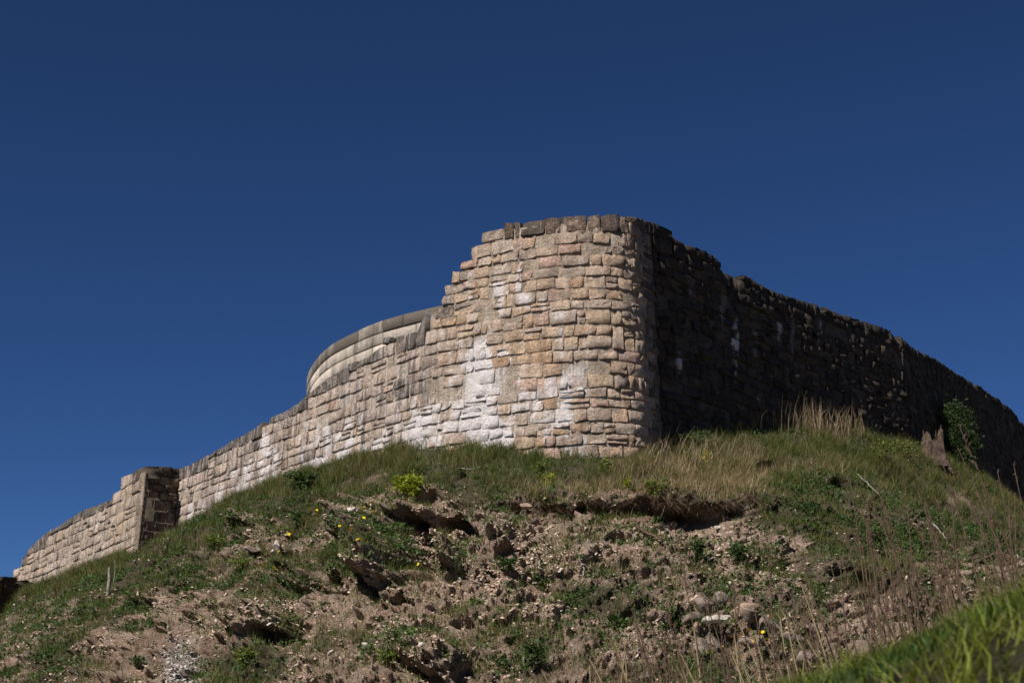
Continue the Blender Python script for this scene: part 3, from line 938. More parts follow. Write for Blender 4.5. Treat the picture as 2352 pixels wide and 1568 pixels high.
# ------------------------------------------------------------------ scatter on the hill
a_ = P[:-1, 1:] - P[:-1, :-1]; b_ = P[1:, :-1] - P[:-1, :-1]
cr = np.cross(a_, b_)
AREA = np.linalg.norm(cr, axis=-1)
NRM = cr / (AREA[..., None] + 1e-9)
CU, CV = U[:-1, :-1], V[:-1, :-1]
INV = (CU > -120) & (CU < W + 120) & (CV < H + 130) & (q[:-1, :-1] > 0.05) & (q[:-1, :-1] < 14)
VEGC = veg_n[:-1, :-1]; QC = q[:-1, :-1]; FEATC = feat[:-1, :-1]

def scatter(n, wgt, r):
    w = (wgt * AREA * INV).ravel(); c = np.cumsum(w); c /= c[-1]
    k = np.searchsorted(c, r.random(n)); k = np.minimum(k, len(c) - 1)
    i, j = np.unravel_index(k, AREA.shape)
    a, b = r.random(n)[:, None], r.random(n)[:, None]
    p = P[i, j] * (1 - a) * (1 - b) + P[i, j + 1] * a * (1 - b) + P[i + 1, j] * (1 - a) * b + P[i + 1, j + 1] * a * b
    return p, NRM[i, j], i, j

def blades(p, h, w, r, lean, tint, lean_dir=None, segs=2):
    n = len(p)
    th = r.random(n) * 2 * math.pi
    ln_ = lean * r.random(n)
    d = np.stack([np.cos(th) * ln_, np.sin(th) * ln_, np.ones(n)], 1)
    if lean_dir is not None: d[:, :3] += lean_dir
    d /= np.linalg.norm(d, axis=1)[:, None]
    th2 = r.random(n) * 2 * math.pi
    sd_ = np.stack([np.cos(th2), np.sin(th2), np.zeros(n)], 1) * (w / 2)[:, None]
    bend = np.stack([np.cos(th), np.sin(th), -.5 * np.ones(n)], 1) * (h * .35 * r.random(n))[:, None]
    base = p - np.array([0, 0, .02])
    m_ = base + d * (h * .55)[:, None]
    t = base + d * h[:, None] + bend
    Vv = np.stack([base - sd_, base + sd_, m_ + sd_ * .8, m_ - sd_ * .8, t], 1).reshape(-1, 3)
    o_ = np.arange(n) * 5
    q4 = np.stack([o_, o_ + 1, o_ + 2, o_ + 3], 1); t3 = np.stack([o_ + 3, o_ + 2, o_ + 4], 1)
    return Vv, q4, t3, np.repeat(tint, 5, axis=0)

def join(parts):
    V_, Q_, T_, C_, off = [], [], [], [], 0
    for v, q_, t_, c in parts:
        V_.append(v); C_.append(c)
        if len(q_): Q_.append(q_ + off)
        if len(t_): T_.append(t_ + off)
        off += len(v)
    fl = ([np.vstack(Q_)] if Q_ else []) + ([np.vstack(T_)] if T_ else [])
    return np.vstack(V_), fl, np.vstack(C_)

rg = np.random.default_rng(77)
clump = sstep(-.15, .35, fbm(P[:-1, :-1] * 2.3, 3, 101, .6))
clump2 = sstep(-.1, .25, fbm(P[:-1, :-1] * .9, 3, 111, .6))
turf = sstep(3.3, 1.8, QC)
wg = np.clip(VEGC + .04, 0, 1) * (.12 + clump) * (1 + 1.1 * turf) * (FEATC > -.25)
n = 345000
p, nr_, i, j = scatter(n, wg, rg)
dryness = np.clip(.25 + .9 * (1 - clump2[i, j]) * rg.random(n) + .15 * (rg.random(n) - .5), 0, 1)
hgt_ = (.08 + .13 * rg.random(n)) * (1 + .7 * turf[i, j]) * (.7 + .8 * clump[i, j])
g1 = np.array([.055, .082, .018]); g2 = np.array([.118, .14, .03]); g3 = np.array([.22, .17, .09])
k = rg.random(n)[:, None]
tint = (g1 * (1 - k) + g2 * k) * (.7 + .6 * rg.random(n)[:, None])
isd = (rg.random(n) < .10 + .28 * (1 - clump2[i, j]))[:, None]
tint = np.where(isd, g3 * (.6 + .6 * rg.random(n)[:, None]), tint)
pt = [blades(p, hgt_, .006 + .006 * rg.random(n), rg, .9, tint)]
Vv, fl, cc = join(pt)
tag(link('grass', mesh_np('grass', Vv, fl, M['grass'], {'tint': cc})), 'short dark green grass growing in patches over the slope', 'grass', kind='stuff')

# straw: dry clump along the turf edge near the bastion corner, fringe of hanging roots, tall dry stalks above the mound
def px_gauss(lst):
    w = np.zeros(AREA.shape)
    for (u_, v_, ru, rv, a) in lst:
        w = np.maximum(w, a * np.exp(-(((CU - u_) / ru) ** 2 + ((CV - v_) / rv) ** 2)))
    return w
wd = px_gauss([(1560,1090,70,30,1),(1640,1110,80,36,1),(1470,1075,60,22,.7),(1400,1120,90,18,.5),(1700,1080,60,30,.7),(1500,1130,120,14,.6),(1620,1160,90,12,.6),(1830,1075,140,12,.35),(1880,1000,60,14,.5),(1300,1125,100,14,.3)])
n = 17000
p, nr_, i, j = scatter(n, wd * (.2 + clump), rg)
k = rg.random(n)[:, None]
tint = (np.array([.44, .34, .20]) * k + np.array([.27, .19, .12]) * (1 - k)) * (.7 + .5 * rg.random(n)[:, None])
b1 = blades(p, .15 + .35 * rg.random(n) ** 2, .005 + .005 * rg.random(n), rg, 1.1, tint, np.array([.25, 0, 0]))
wt = px_gauss([(1880,985,50,10,1),(1850,985,90,8,.4),(1950,995,40,8,.5)])
n = 260
p, nr_, i, j = scatter(n, wt, rg)
tint = np.tile([.40, .31, .19], (n, 1)) * (.6 + .5 * rg.random(n)[:, None])
b2 = blades(p, .45 + .75 * rg.random(n), .009 + .006 * rg.random(n), rg, .22, tint, np.array([.06, 0, 0]))
wt = px_gauss([(1470,1045,40,10,1),(1520,1040,40,10,.8),(1600,1060,60,20,.8)])
n = 200
p, nr_, i, j = scatter(n, wt, rg)
tint = np.tile([.38, .29, .18], (n, 1)) * (.6 + .5 * rg.random(n)[:, None])
b3 = blades(p, .35 + .45 * rg.random(n), .008 + .006 * rg.random(n), rg, .5, tint, np.array([.3, 0, 0]))
Vv, fl, cc = join([b1, b2, b3])
tag(link('dry_grass', mesh_np('dry_grass', Vv, fl, M['grass'], {'tint': cc})), 'straw coloured dry grass along the turf edge and mound', 'grass', kind='stuff')

# roots hanging over the hollows
wr_ = ((np.abs(FEATC) > .12) & (CU > 1150) & (CU < 1730) & (CV < 1190) & (CV > 1105)) * (1.0 + 3 * (CU > 1400))
n = 5200
p, nr_, i, j = scatter(n, (wr_ + 1e-6) * (.05 + clump), rg)
k = rg.random(n)[:, None]
tint = (np.array([.30, .22, .15]) * k + np.array([.14, .10, .07]) * (1 - k))
bl_ = blades(p, .15 + .3 * rg.random(n), .006 + .006 * rg.random(n), rg, 1.6, tint, np.array([.2, -.5, -1.5]))
Vv, fl, cc = join([bl_])
tag(link('hanging_roots', mesh_np('hanging_roots', Vv, fl, M['grass'], {'tint': cc})), 'brown roots and dead grass hanging over the dark undercut', 'roots', kind='stuff')

# broad-leaved weeds as ground cover
def leaves(p, size, r, tint, up=.6):
    n = len(p)
    d = r.normal(size=(n, 3)); d[:, 2] = np.abs(d[:, 2]) * up + .1; d /= np.linalg.norm(d, axis=1)[:, None]
    s_ = np.cross(d, r.normal(size=(n, 3))); s_ /= np.linalg.norm(s_, axis=1)[:, None]
    sz_ = size[:, None]
    a = p; b = p + d * sz_ * .5 + s_ * sz_ * .28; c = p + d * sz_; e_ = p + d * sz_ * .5 - s_ * sz_ * .28
    fold = np.cross(d, s_) * sz_ * .12
    Vv = np.stack([a, b + fold, c, e_ + fold], 1).reshape(-1, 3)
    o_ = np.arange(n) * 4
    return Vv, np.zeros((0, 4), int), np.vstack([np.stack([o_, o_ + 1, o_ + 2], 1), np.stack([o_, o_ + 2, o_ + 3], 1)]), np.repeat(tint, 4, axis=0)
ww = np.clip(VEGC + .03, 0, 1) * (1.15 - .8 * turf) * (FEATC > -.2)
nc = 9500
pc, nc_, i, j = scatter(nc, ww * (sstep(0, .4, fbm(P[:-1, :-1] * 1.3, 3, 131)) + .06), rg)
m_ = 14
pp = np.repeat(pc, m_, 0) + rg.normal(size=(nc * m_, 3)) * [.085, .085, .03] + [0, 0, .03]
k = rg.random((nc * m_, 1)); kc = np.repeat(rg.random((nc, 1)), m_, 0)
tint = (np.array([.045, .085, .025]) * (1 - kc) + np.array([.085, .13, .035]) * kc) * (.65 + .7 * k)
Vv, fl, cc = join([leaves(pp, .035 + .06 * rg.random(nc * m_), rg, tint, .8)])
tag(link('weeds', mesh_np('weeds', Vv, fl, M['leaf'], {'tint': cc})), 'low broad leaved weeds rooted among the scree', 'weeds', kind='stuff')

# loose chips
def chips(p, size, r, tint, ell=(1.4, 1.0, .6)):
    base = np.array([[1, 0, -.3], [-.5, .9, -.3], [-.5, -.9, -.3], [.6, .5, .6], [-.8, .1, .6], [.4, -.7, .6]], float)
    tri = np.array([[0, 1, 3], [1, 4, 3], [1, 2, 4], [2, 5, 4], [2, 0, 5], [0, 3, 5], [3, 4, 5]])
    n = len(p)
    loc = base[None] + r.normal(0, .22, (n, 6, 3))
    loc = loc * np.array(ell)[None, None]
    th = r.random(n) * 6.28; c, s = np.cos(th), np.sin(th)
    x = loc[..., 0] * c[:, None] - loc[..., 1] * s[:, None]; y = loc[..., 0] * s[:, None] + loc[..., 1] * c[:, None]; z = loc[..., 2]
    ph = r.normal(0, .6, n); c, s = np.cos(ph), np.sin(ph)
    x2 = x * c[:, None] + z * s[:, None]; z2 = -x * s[:, None] + z * c[:, None]
    Vv = np.stack([x2, y, z2], -1) * (size / 2)[:, None, None] + p[:, None]
    o_ = np.arange(n) * 6
    return Vv.reshape(-1, 3), np.zeros((0, 4), int), (tri[None] + o_[:, None, None]).reshape(-1, 3), np.repeat(tint, 6, axis=0)
m, nt, b = new_mat('scree_chips')
colr = attr(nt, 'tint').outputs['Color']
nt.links.new(mix(nt, 1.0, colr, ramp_col(nt, noise(nt, wpos(nt), 25.0), .3, .7, .75, 1.2), 'MULTIPLY'), b.inputs['Base Color'])
M['chip'] = m
wc = (1.05 - VEGC) * m_scree[:-1, :-1] * (.15 + sstep(-.1, .4, fbm(P[:-1, :-1] * 1.1, 3, 151))) + .8 * rockm[:-1, :-1] * (1 - VEGC) + 1.5 * pale[:-1, :-1]
n = 40000
p, nr_, i, j = scatter(n, wc, rg)
k = rg.random((n, 1)); 
tint = np.array([.32, .23, .165]) * (1 - k) + np.array([.58, .455, .35]) * k
tint = np.where(rg.random((n, 1)) < .05, np.array([[.56, .48, .40]]), tint)
tint = tint * (1 - pale[i, j][:, None]) + pale[i, j][:, None] * np.array([[.46, .43, .40]])
Vv, fl, cc = join([chips(p, .016 + .08 * rg.random(n) ** 4, rg, tint)])
tag(link('scree', mesh_np('scree', Vv, fl, M['chip'], {'tint': cc})), 'loose limestone chips and clods covering the bare slope', 'scree', kind='stuff')

# ------------------------------------------------------------------ placing things on the hill by looking up the slope
FU, FV = U.ravel(), V.ravel(); FP = P.reshape(-1, 3); FQ = q.ravel()
ok_ = (FQ > .02) & (FQ < 14)
def on_hill(u, v, rad=7):
    d = np.where(ok_, (FU - u) ** 2 + (FV - v) ** 2, 1e9)
    kk = np.where(d < rad * rad)[0]
    if len(kk) == 0: kk = np.array([d.argmin()])
    k = kk[np.argmin(FP[kk, 1])]
    return FP[k].copy()

def ico(r, n_sub=2):
    t = (1 + 5 ** .5) / 2
    v = np.array([(-1,t,0),(1,t,0),(-1,-t,0),(1,-t,0),(0,-1,t),(0,1,t),(0,-1,-t),(0,1,-t),(t,0,-1),(t,0,1),(-t,0,-1),(-t,0,1)], float)
    f = [(0,11,5),(0,5,1),(0,1,7),(0,7,10),(0,10,11),(1,5,9),(5,11,4),(11,10,2),(10,7,6),(7,1,8),(3,9,4),(3,4,2),(3,2,6),(3,6,8),(3,8,9),(4,9,5),(2,4,11),(6,2,10),(8,6,7),(9,8,1)]
    v = v / np.linalg.norm(v, axis=1)[:, None]
    v = [tuple(x) for x in v]
    for _ in range(n_sub):
        mid = {}; nf = []
        def md(a, b):
            kk = (min(a, b), max(a, b))
            if kk not in mid:
                m_ = np.array(v[a]) + np.array(v[b]); m_ /= np.linalg.norm(m_); v.append(tuple(m_)); mid[kk] = len(v) - 1
            return mid[kk]
        for a, b, c in f:
            x, y, z = md(a, b), md(b, c), md(c, a)
            nf += [(a, x, z), (b, y, x), (c, z, y), (x, y, z)]
        f = nf
    return np.array(v), np.array(f)
ICO_V, ICO_F = ico(None, 2)

def rock(u, v, wpx, hpx, label, mat='rock', tilt=0.0, group=None, seed=0):
    c = on_hill(u, v)
    k = c[1] / F
    sx, sz_ = wpx * k / 2, hpx * k / 2
    r = np.random.default_rng(seed + int(u))
    vv = ICO_V.copy()
    # cut planes give the block its facets
    for _ in range(14):
        d = r.normal(size=3); d /= np.linalg.norm(d); lim = r.uniform(.38, .75)
        dd = vv @ d
        vv = vv - np.clip(dd - lim, 0, None)[:, None] * d
    vv = vv * (1 + .10 * fbm(vv * 2.5 + seed, 3, seed)[:, None])
    vv = vv * [sx * 1.35, (sx + sz_) * .6, sz_ * 1.25]
    ct, st_ = math.cos(tilt), math.sin(tilt)
    vv = np.stack([vv[:, 0] * ct - vv[:, 2] * st_, vv[:, 1], vv[:, 0] * st_ + vv[:, 2] * ct], 1)
    o = link('rock', mesh_np('rock', vv, ICO_F, M[mat]), None, Vector(c + [0, -.07, .04]))
    tag(o, label, 'rock', group)
    return o

rock(1614, 1391, 52, 40, 'rounded grey rock at the left end of the rock pile on the lower slope', seed=1)
rock(1655, 1388, 48, 36, 'grey wedge rock in the middle of the rock pile below the grass patch', seed=2)
rock(1702, 1402, 66, 26, 'long tan slab leaning up to the right across the rock pile', 'rock_tan', .45, seed=3)
rock(1731, 1418, 46, 46, 'dark brown rock just behind the big faceted boulder in the pile', seed=4)
rock(1757, 1438, 62, 48, 'largest faceted grey boulder at the right of the rock pile', seed=5)
rock(1590, 1422, 48, 26, 'flat grey rock lying below the rounded rock of the pile', seed=6)
rock(1640, 1420, 60, 22, 'thin pale layered slab low in the rock pile', 'rock_white', .1, seed=7)
rock(1594, 1448, 22, 28, 'small pale upright stone under the flat grey rock', 'rock_tan', seed=8)
rock(1603, 1492, 40, 42, 'round brown rock beside the yellow flowers, left of the pair', seed=9)
rock(1632, 1478, 46, 50, 'taller brown rock above the round one near the yellow flowers', seed=10)
rock(1858, 1452, 44, 34, 'brown rock among the dead stalks right of the rock pile', seed=11)
rock(1815, 1462, 56, 30, 'low dark rock between the boulder and the dead stalks', seed=12)
rock(1850, 1512, 60, 40, 'broad brown rock half hidden by the near green grass', seed=13)
rock(1211, 1165, 26, 18, 'single pale pinkish stone at the foot of the turf undercut', 'rock_tan', seed=14)
rock(836, 1480, 18, 14, 'small white stone on the lower left of the slope, upper of two', 'rock_white', seed=15)
rock(757, 1511, 20, 12, 'small white stone on the lower left of the slope, lower of two', 'rock_white', .6, seed=16)
rock(966, 1482, 12, 12, 'tiny white chip on bare soil right of the two white stones', 'rock_white', seed=17)
rock(1646, 1215, 14, 10, 'pale pebble on bare soil under the darkest hollow', 'rock_white', seed=18)
rock(810, 1175, 22, 16, 'white angular stone beside the yellow flowers on the left shoulder', 'rock_white', .5, seed=19)
rock(640, 1262, 20, 30, 'pale leaning slab on the left rock ledge', 'rock_white', .9, seed=20)
rock(590, 1270, 40, 20, 'grey ledge stone lying over the small cave on the left', seed=21)
rock(30, 1520, 40, 34, 'pale lumpy boulder at the lower left corner of the slope', 'rock_tan', seed=22)
rock(1680, 1462, 36, 16, 'dark flat stone under the yellow flowers', seed=23)
rock(1716, 1480, 44, 20, 'grey stone directly right of the yellow flowers', seed=24)

def tube(pts, rads, sides=5):
    pts = np.asarray(pts, float); n = len(pts)
    d = np.gradient(pts, axis=0); d /= np.linalg.norm(d, axis=1)[:, None] + 1e-9
    ref = np.where(np.abs(d[:, 2:3]) > .9, np.array([[1., 0, 0]]), np.array([[0, 0, 1.]]))
    a = np.cross(d, ref); a /= np.linalg.norm(a, axis=1)[:, None]; b = np.cross(d, a)
    th = np.linspace(0, 2 * math.pi, sides, endpoint=False)
    ring = pts[:, None] + (a[:, None] * np.cos(th)[None, :, None] + b[:, None] * np.sin(th)[None, :, None]) * np.asarray(rads, float)[:, None, None]
    Vv = ring.reshape(-1, 3)
    ix = np.arange(n * sides).reshape(n, sides); jx = np.roll(ix, -1, 1)
    f = np.stack([ix[:-1], jx[:-1], jx[1:], ix[1:]], -1).reshape(-1, 4)
    return Vv, f

def join_tubes(lst):
    V_, F_, off = [], [], 0
    for v, f in lst:
        V_.append(v); F_.append(f + off); off += len(v)
    return np.vstack(V_), np.vstack(F_)

def branch(uv, rad, label, mat='wood_grey', name='fallen_branch', cat='branch', lift=.03, twigs=0, seed=0):
    pts = np.array([on_hill(u, v) + [0, -.05, lift] for u, v in uv])
    t = np.linspace(0, 1, len(pts)); t2 = np.linspace(0, 1, 12)
    pp = np.stack([np.interp(t2, t, pts[:, c]) for c in range(3)], 1)
    r = np.random.default_rng(seed)
    pp[1:-1] += r.normal(0, .012, (10, 3))
    o = pp.mean(0)
    lst = [tube(pp - o, np.linspace(rad, rad * .45, 12), 6)]
    for _ in range(twigs):
        k = r.integers(3, 10); e = pp[k] - o
        lst.append(tube(np.array([e, e + r.normal(0, .08, 3) + [0, 0, .07], e + r.normal(0, .1, 3) + [0, 0, .16]]), [rad * .5, rad * .35, rad * .2], 5))
    v, f = join_tubes(lst)
    tag(link(name, mesh_np(name, v, f, M[mat]), None, Vector(o)), label, cat)
branch([(1052, 1072), (1085, 1078), (1098, 1068), (1104, 1060)], .02, 'bent pale fallen branch on the turf below the white stained stones', twigs=2, seed=1)
branch([(1462, 1213), (1490, 1228), (1521, 1243)], .035, 'dark fallen branch pointing down from the left end of the undercut', 'stalk', seed=2)
branch([(1336, 1296), (1342, 1308), (1343, 1321)], .022, 'short forked grey branch standing in the middle scree', twigs=3, seed=3)
branch([(2141, 1201), (2165, 1228), (2180, 1248), (2196, 1262)], .022, 'thin bare branch slanting down the right hand slope', twigs=1, seed=4)
branch([(1236, 1296), (1242, 1306), (1248, 1318)], .02, 'small curved pale root sticking out of the middle scree', seed=5)
branch([(1958, 1080), (1990, 1112), (2020, 1140)], .02, 'long grey twig lying over the bare patch under the stump', twigs=2, seed=6)
for k, (u, v, hh, lb) in enumerate([(253, 1358, 56, 'thin leaning grey stake standing on the left grassy slope'), (262, 1330, 50, 'bare thin twig standing just above the grey stake')]):
    c = on_hill(u, v); hm = hh * c[1] / F
    vv, f = tube(np.array([[0, 0, -.1], [.02, 0, hm * .5], [.0, 0, hm]]) + [0, 0, 0], [.045, .04, .032] if k == 0 else [.012, .01, .006], 6)
    tag(link('wooden_stake' if k == 0 else 'bare_twig', mesh_np('stake', vv, f, M['wood_grey']), None, Vector(c)), lb, 'stake' if k == 0 else 'twig')

# ------------------------------------------------------------------ leafy plants
def leaf_plant(u, v, wpx, hpx, label, cols, n=260, name='sapling', cat='plant', leaf=.07, group=None, seed=0, stems=4, droop=0):
    r = np.random.default_rng(seed + 500)
    c = on_hill(u, v)
    k = c[1] / F; w, h = wpx * k, hpx * k
    root = link(name, None, None, Vector(c)); tag(root, label, cat, group)
    lst = []; tips = []
    for s in range(stems):
        a = r.uniform(-1, 1)
        p3 = np.array([[0, 0, -.05], [a * w * .2, r.normal(0, w * .08), h * .45], [a * w * .42, r.normal(0, w * .18), h * r.uniform(.75, 1)]])
        lst.append(tube(p3, [.012, .009, .004], 5)); tips.append(p3)
    vv, f = join_tubes(lst)
    link('stem', mesh_np('stem', vv, f, M['stalk']), root)
    ti = r.integers(0, stems, n); tt = r.random(n) ** .6
    pos = np.array([np.array([np.interp(t, [0, .5, 1], tips[i_][:, c_]) for c_ in range(3)]) for i_, t in zip(ti, tt)])
    pos += r.normal(0, 1, (n, 3)) * [w * .13, w * .13, h * .09]
    kk = r.random((n, 1))
    tint = np.array(cols[0]) * (1 - kk) + np.array(cols[1]) * kk
    Vv, q_, t_, cc = leaves(pos, leaf * (.6 + .8 * r.random(n)), r, tint, .5)
    link('foliage', mesh_np('foliage', Vv, t_, M['leaf'], {'tint': cc}), root)
    return root
YG = [(.16, .21, .02), (.32, .36, .03)]; MG = [(.09, .13, .03), (.17, .2, .04)]; DG = [(.035, .065, .02), (.07, .11, .03)]
leaf_plant(917, 1128, 46, 40, 'bright yellow green sapling on the slope edge, left of a pair', YG, 260, seed=1, leaf=.09)
leaf_plant(952, 1142, 60, 42, 'larger bright yellow green sapling over a dark hollow, right of a pair', YG, 330, seed=2, leaf=.09)
leaf_plant(1238, 1095, 40, 45, 'light green leafy plant growing below the tan stones of the bastion', MG, 200, seed=3)
leaf_plant(1262, 1118, 30, 34, 'yellow green leafy plant drooping over the turf edge', YG, 120, seed=4)
leaf_plant(1380, 1092, 36, 40, 'bushy green plant directly under the bastion corner stones', MG, 220, seed=5)
leaf_plant(1440, 1112, 30, 18, 'low yellow green sprig right of the bushy plant', YG, 80, seed=6)
leaf_plant(1510, 1140, 60, 34, 'dark green nettle tuft above the left hollow', MG, 220, seed=7)
leaf_plant(1625, 1075, 20, 50, 'slender plant with yellow leaves in the dry grass', [(.4, .36, .02), (.5, .42, .03)], 60, seed=8, leaf=.06)
leaf_plant(2018, 1062, 80, 60, 'yellowish shrub on the mound left of the stump', MG, 420, name='shrub', cat='shrub', seed=9, stems=6)
leaf_plant(2085, 1062, 70, 56, 'green shrub between the yellowish shrub and the stump', MG, 360, name='shrub', cat='shrub', seed=10, stems=6)
leaf_plant(1600, 1035, 90, 50, 'dark shrub in the shade at the foot of the side wall', DG, 420, name='shrub', cat='shrub', seed=11, stems=6)
leaf_plant(692, 1118, 70, 40, 'dense dark green tuft at the foot of the curtain wall', DG, 500, name='bush', cat='bush', seed=12, stems=8, leaf=.09)
leaf_plant(1706, 1290, 70, 46, 'rounded dark grass tuft on the right part of the slope', DG, 420, name='bush', cat='bush', seed=13, stems=8)
leaf_plant(1606, 1278, 40, 32, 'small dark tuft left of the rounded one', DG, 220, name='bush', cat='bush', seed=14, stems=6)
leaf_plant(685, 1216, 24, 36, 'narrow dark leafy plant on the left slope above the flowers', DG, 160, name='bush', cat='bush', seed=15)
leaf_plant(545, 1308, 50, 24, 'leafy weed growing by the small ledge on the left', MG, 160, name='weed', seed=16)
leaf_plant(1160, 1300, 60, 26, 'dark broad leaved weed at the left of the middle scree', DG, 240, name='weed', seed=17)
leaf_plant(1230, 1520, 60, 44, 'dark green weed near the bottom edge of the picture', DG, 260, name='weed', seed=18)
leaf_plant(1412, 1440, 30, 30, 'dark weed on the middle of the lower slope', DG, 160, name='weed', seed=19)
leaf_plant(890, 1520, 46, 30, 'green weed between the lower left stones', MG, 200, name='weed', seed=20)
leaf_plant(560, 1520, 60, 34, 'spreading green weed left of the lower white stone', MG, 260, name='weed', seed=21)
leaf_plant(315, 1535, 28, 24, 'small dark weed alone on the bare earth gully', DG, 90, name='weed', seed=22)
leaf_plant(500, 1250, 60, 26, 'leafy weed at the foot of the curtain near the pier', MG, 220, name='weed', seed=23)

# ivy bush against the distant wall, and the splintered stump before it
c = on_hill(2203, 1068)
root = link('ivy_bush', None, None, Vector(c)); tag(root, 'tall dark ivy bush beside the broken stump against the distant wall', 'bush')
k = c[1] / F; h = 150 * k; w = 92 * k
r = np.random.default_rng(8)
lst = []; 
for s in range(6):
    a = r.uniform(-.5, .5)
    lst.append(tube([[a * w * .3, 0, -.1], [a * w * .6, .05, h * .4], [a * w + .05, .1, h * .9]], [.03, .02, .008], 6))
vv, f = join_tubes(lst); link('stem', mesh_np('stem', vv, f, M['stalk']), root)
n = 5200
cen = r.random((60, 3)) * [w, w * .6, h] - [w / 2, w * .3, 0]; cen[:, 0] *= (1 - .35 * np.abs(cen[:, 2] / h - .5) * 2); 
pos = cen[r.integers(0, 60, n)] + r.normal(0, 1, (n, 3)) * [.13, .12, .13]
kk = r.random((n, 1))
tint = np.array(DG[0]) * (1 - kk) + np.array([.04, .06, .016]) * kk
Vv, q_, t_, cc = leaves(pos, .06 + .06 * r.random(n), r, tint, .6)
link('foliage', mesh_np('foliage', Vv, t_, M['leaf'], {'tint': cc}), root)

c = on_hill(2142, 1052)
k = c[1] / F
root = link('tree_stump', None, None, Vector(c)); tag(root, 'splintered brown tree stump standing before the dark wall at the right', 'tree stump')
na, nz_ = 40, 22
th = np.linspace(0, 2 * math.pi, na, endpoint=False); tz = np.linspace(0, 1, nz_)
TH, TZ = np.meshgrid(th, tz)
hs_ = 84 * k
rad = (26 * k) * (1 - .12 * TZ) * (1 + .5 * (1 - TZ) ** 3)
rad = rad * (1 + .20 * n1(TH * 2.2, 0, 3) + .20 * n1(TH * 6 + 3, 0, 4) + .04 * n1(TH * 9, TZ.ravel()[0], 6))
rad[:, -1] = rad[:, -1] * .5 + rad[:, 0] * .5
jag = 1 + .22 * n1(TH * 5.0, 0, 8) - .32 * np.exp(-((np.cos(TH) + .0) / .4) ** 2) + .1 * (np.cos(TH) > .5)
zz = TZ * hs_ * jag - .25
lx = .10 * TZ
Vs = np.stack([rad * np.cos(TH) + lx, rad * np.sin(TH) * .8, zz], -1).reshape(-1, 3)
ix = np.arange(na * nz_).reshape(nz_, na); jx = np.roll(ix, -1, 1)
f = np.stack([ix[:-1], jx[:-1], jx[1:], ix[1:]], -1).reshape(-1, 4)
inn = Vs.reshape(nz_, na, 3)[-1] * [.7, .7, 1] - [0, 0, .35]
Vs2 = np.vstack([Vs, inn]); o_ = na * nz_
ii = np.arange(na); f2 = np.stack([ix[-1], np.roll(ix[-1], -1), o_ + np.roll(ii, -1), o_ + ii], -1)
link('trunk', mesh_np('trunk', Vs2, [np.vstack([f, f2]), (o_ + ii)[None, :]], M['wood'], smooth=False), root)
rl = [tube([[.15, 0, .45], [.3, -.12, .1], [.42, -.25, -.2], [.55, -.4, -.5]], [.16, .14, .09, .04], 8)]
vv, f = join_tubes(rl); link('root', mesh_np('root', vv, f, M['wood']), root)

# ------------------------------------------------------------------ yellow flowers
def flower_mesh():
    vs, fs = [], []
    for k in range(7):
        a = k * 2 * math.pi / 7; o_ = len(vs)
        vs += [(0, 0, 0), (math.cos(a - .35) * .7, math.sin(a - .35) * .7, .12), (math.cos(a) * 1.0, math.sin(a), .18), (math.cos(a + .35) * .7, math.sin(a + .35) * .7, .12)]
        fs.append((o_, o_ + 1, o_ + 2, o_ + 3))
    return np.array(vs) * .028, np.array(fs)
fv, ff = flower_mesh()
FM = mesh_np('yellow_flower', fv, ff, M['petal'])
def flowers(lst, label, group):
    r = np.random.default_rng(len(lst))
    for u, v in lst:
        c = on_hill(u, v)
        o = link('yellow_flower', FM, None, Vector(c + [0, -.14, .10]))
        s = r.uniform(1.0, 1.7); o.scale = (s, s, s)
        o.rotation_euler = (r.uniform(.4, 1.1), r.uniform(-.3, .3), r.uniform(0, 6))
        tag(o, label, 'flower', group)
z6 = lambda X, Y: ((1200 + X / 2.541) * .9408, (1050 + Y / 2.541) * .9408)
z5 = lambda X, Y: ((600 + X / 2.541) * .9408, (1050 + Y / 2.541) * .9408)
flowers([z6(*p_) for p_ in [(1480,1305),(1528,1303),(1545,1328),(1565,1348),(1600,1342),(1618,1308),(1635,1268),(1680,1278),(1640,1290),(1708,1350),(1433,1368),(1513,1388),(1345,1392),(1580,1280),(1320,1405),(1455,1455),(1495,1465)]], 'yellow flower among the brown rocks at the lower right of the slope', 'yellow flowers by the rock pile')
flowers([z5(*p_) for p_ in [(435,515),(445,537),(415,572),(275,665),(303,652),(568,632),(648,648),(203,775),(95,850),(140,865),(152,872),(170,885),(205,873),(180,905),(90,920),(190,875),(160,995),(130,850)]], 'yellow flower in the grass of the left slope below the curtain wall', 'yellow flowers on the left slope')
flowers([z5(*p_) for p_ in [(735,482),(745,500),(728,510),(718,520),(740,545),(780,470),(805,540),(935,522),(740,570),(695,715),(720,718),(785,685),(1055,868)]], 'yellow flower on the crumbling rock nose in the middle', 'yellow flowers on the rock nose')

# ------------------------------------------------------------------ near grass and dead stalks
r = np.random.default_rng(55)
n = 104000
xb_ = r.uniform(.2, 6.0, n * 2); yb_ = r.uniform(1.9, 10.0, n * 2)
zb_ = bank_z(xb_, yb_)
pb = np.stack([xb_, yb_, zb_], 1)
uu, vv_ = proj(pb)
pat = fbm(pb * [1.6, 1.6, 0], 3, 7)
keep = (uu > 1300) & ((uu < W + 150) | (r.random(n * 2) < .45)) & (uu < W + 1600) & (vv_ < H + 400) & ((bearing(uu, vv_) > .185) | (r.random(n * 2) < .25)) & (pat > -.55)
soilhole = (uu > 2230) & (vv_ > 1500) & (r.random(n * 2) < .4)
pb = pb[keep & ~soilhole][:n]; n = len(pb)
k = r.random((n, 1)); pt_ = sstep(-.3, .4, fbm(pb * [2.2, 2.2, 0], 3, 19))[:, None]
tint = (np.array([.045, .085, .012]) * (1 - pt_) + np.array([.17, .20, .025]) * pt_) * (.45 + .8 * k)
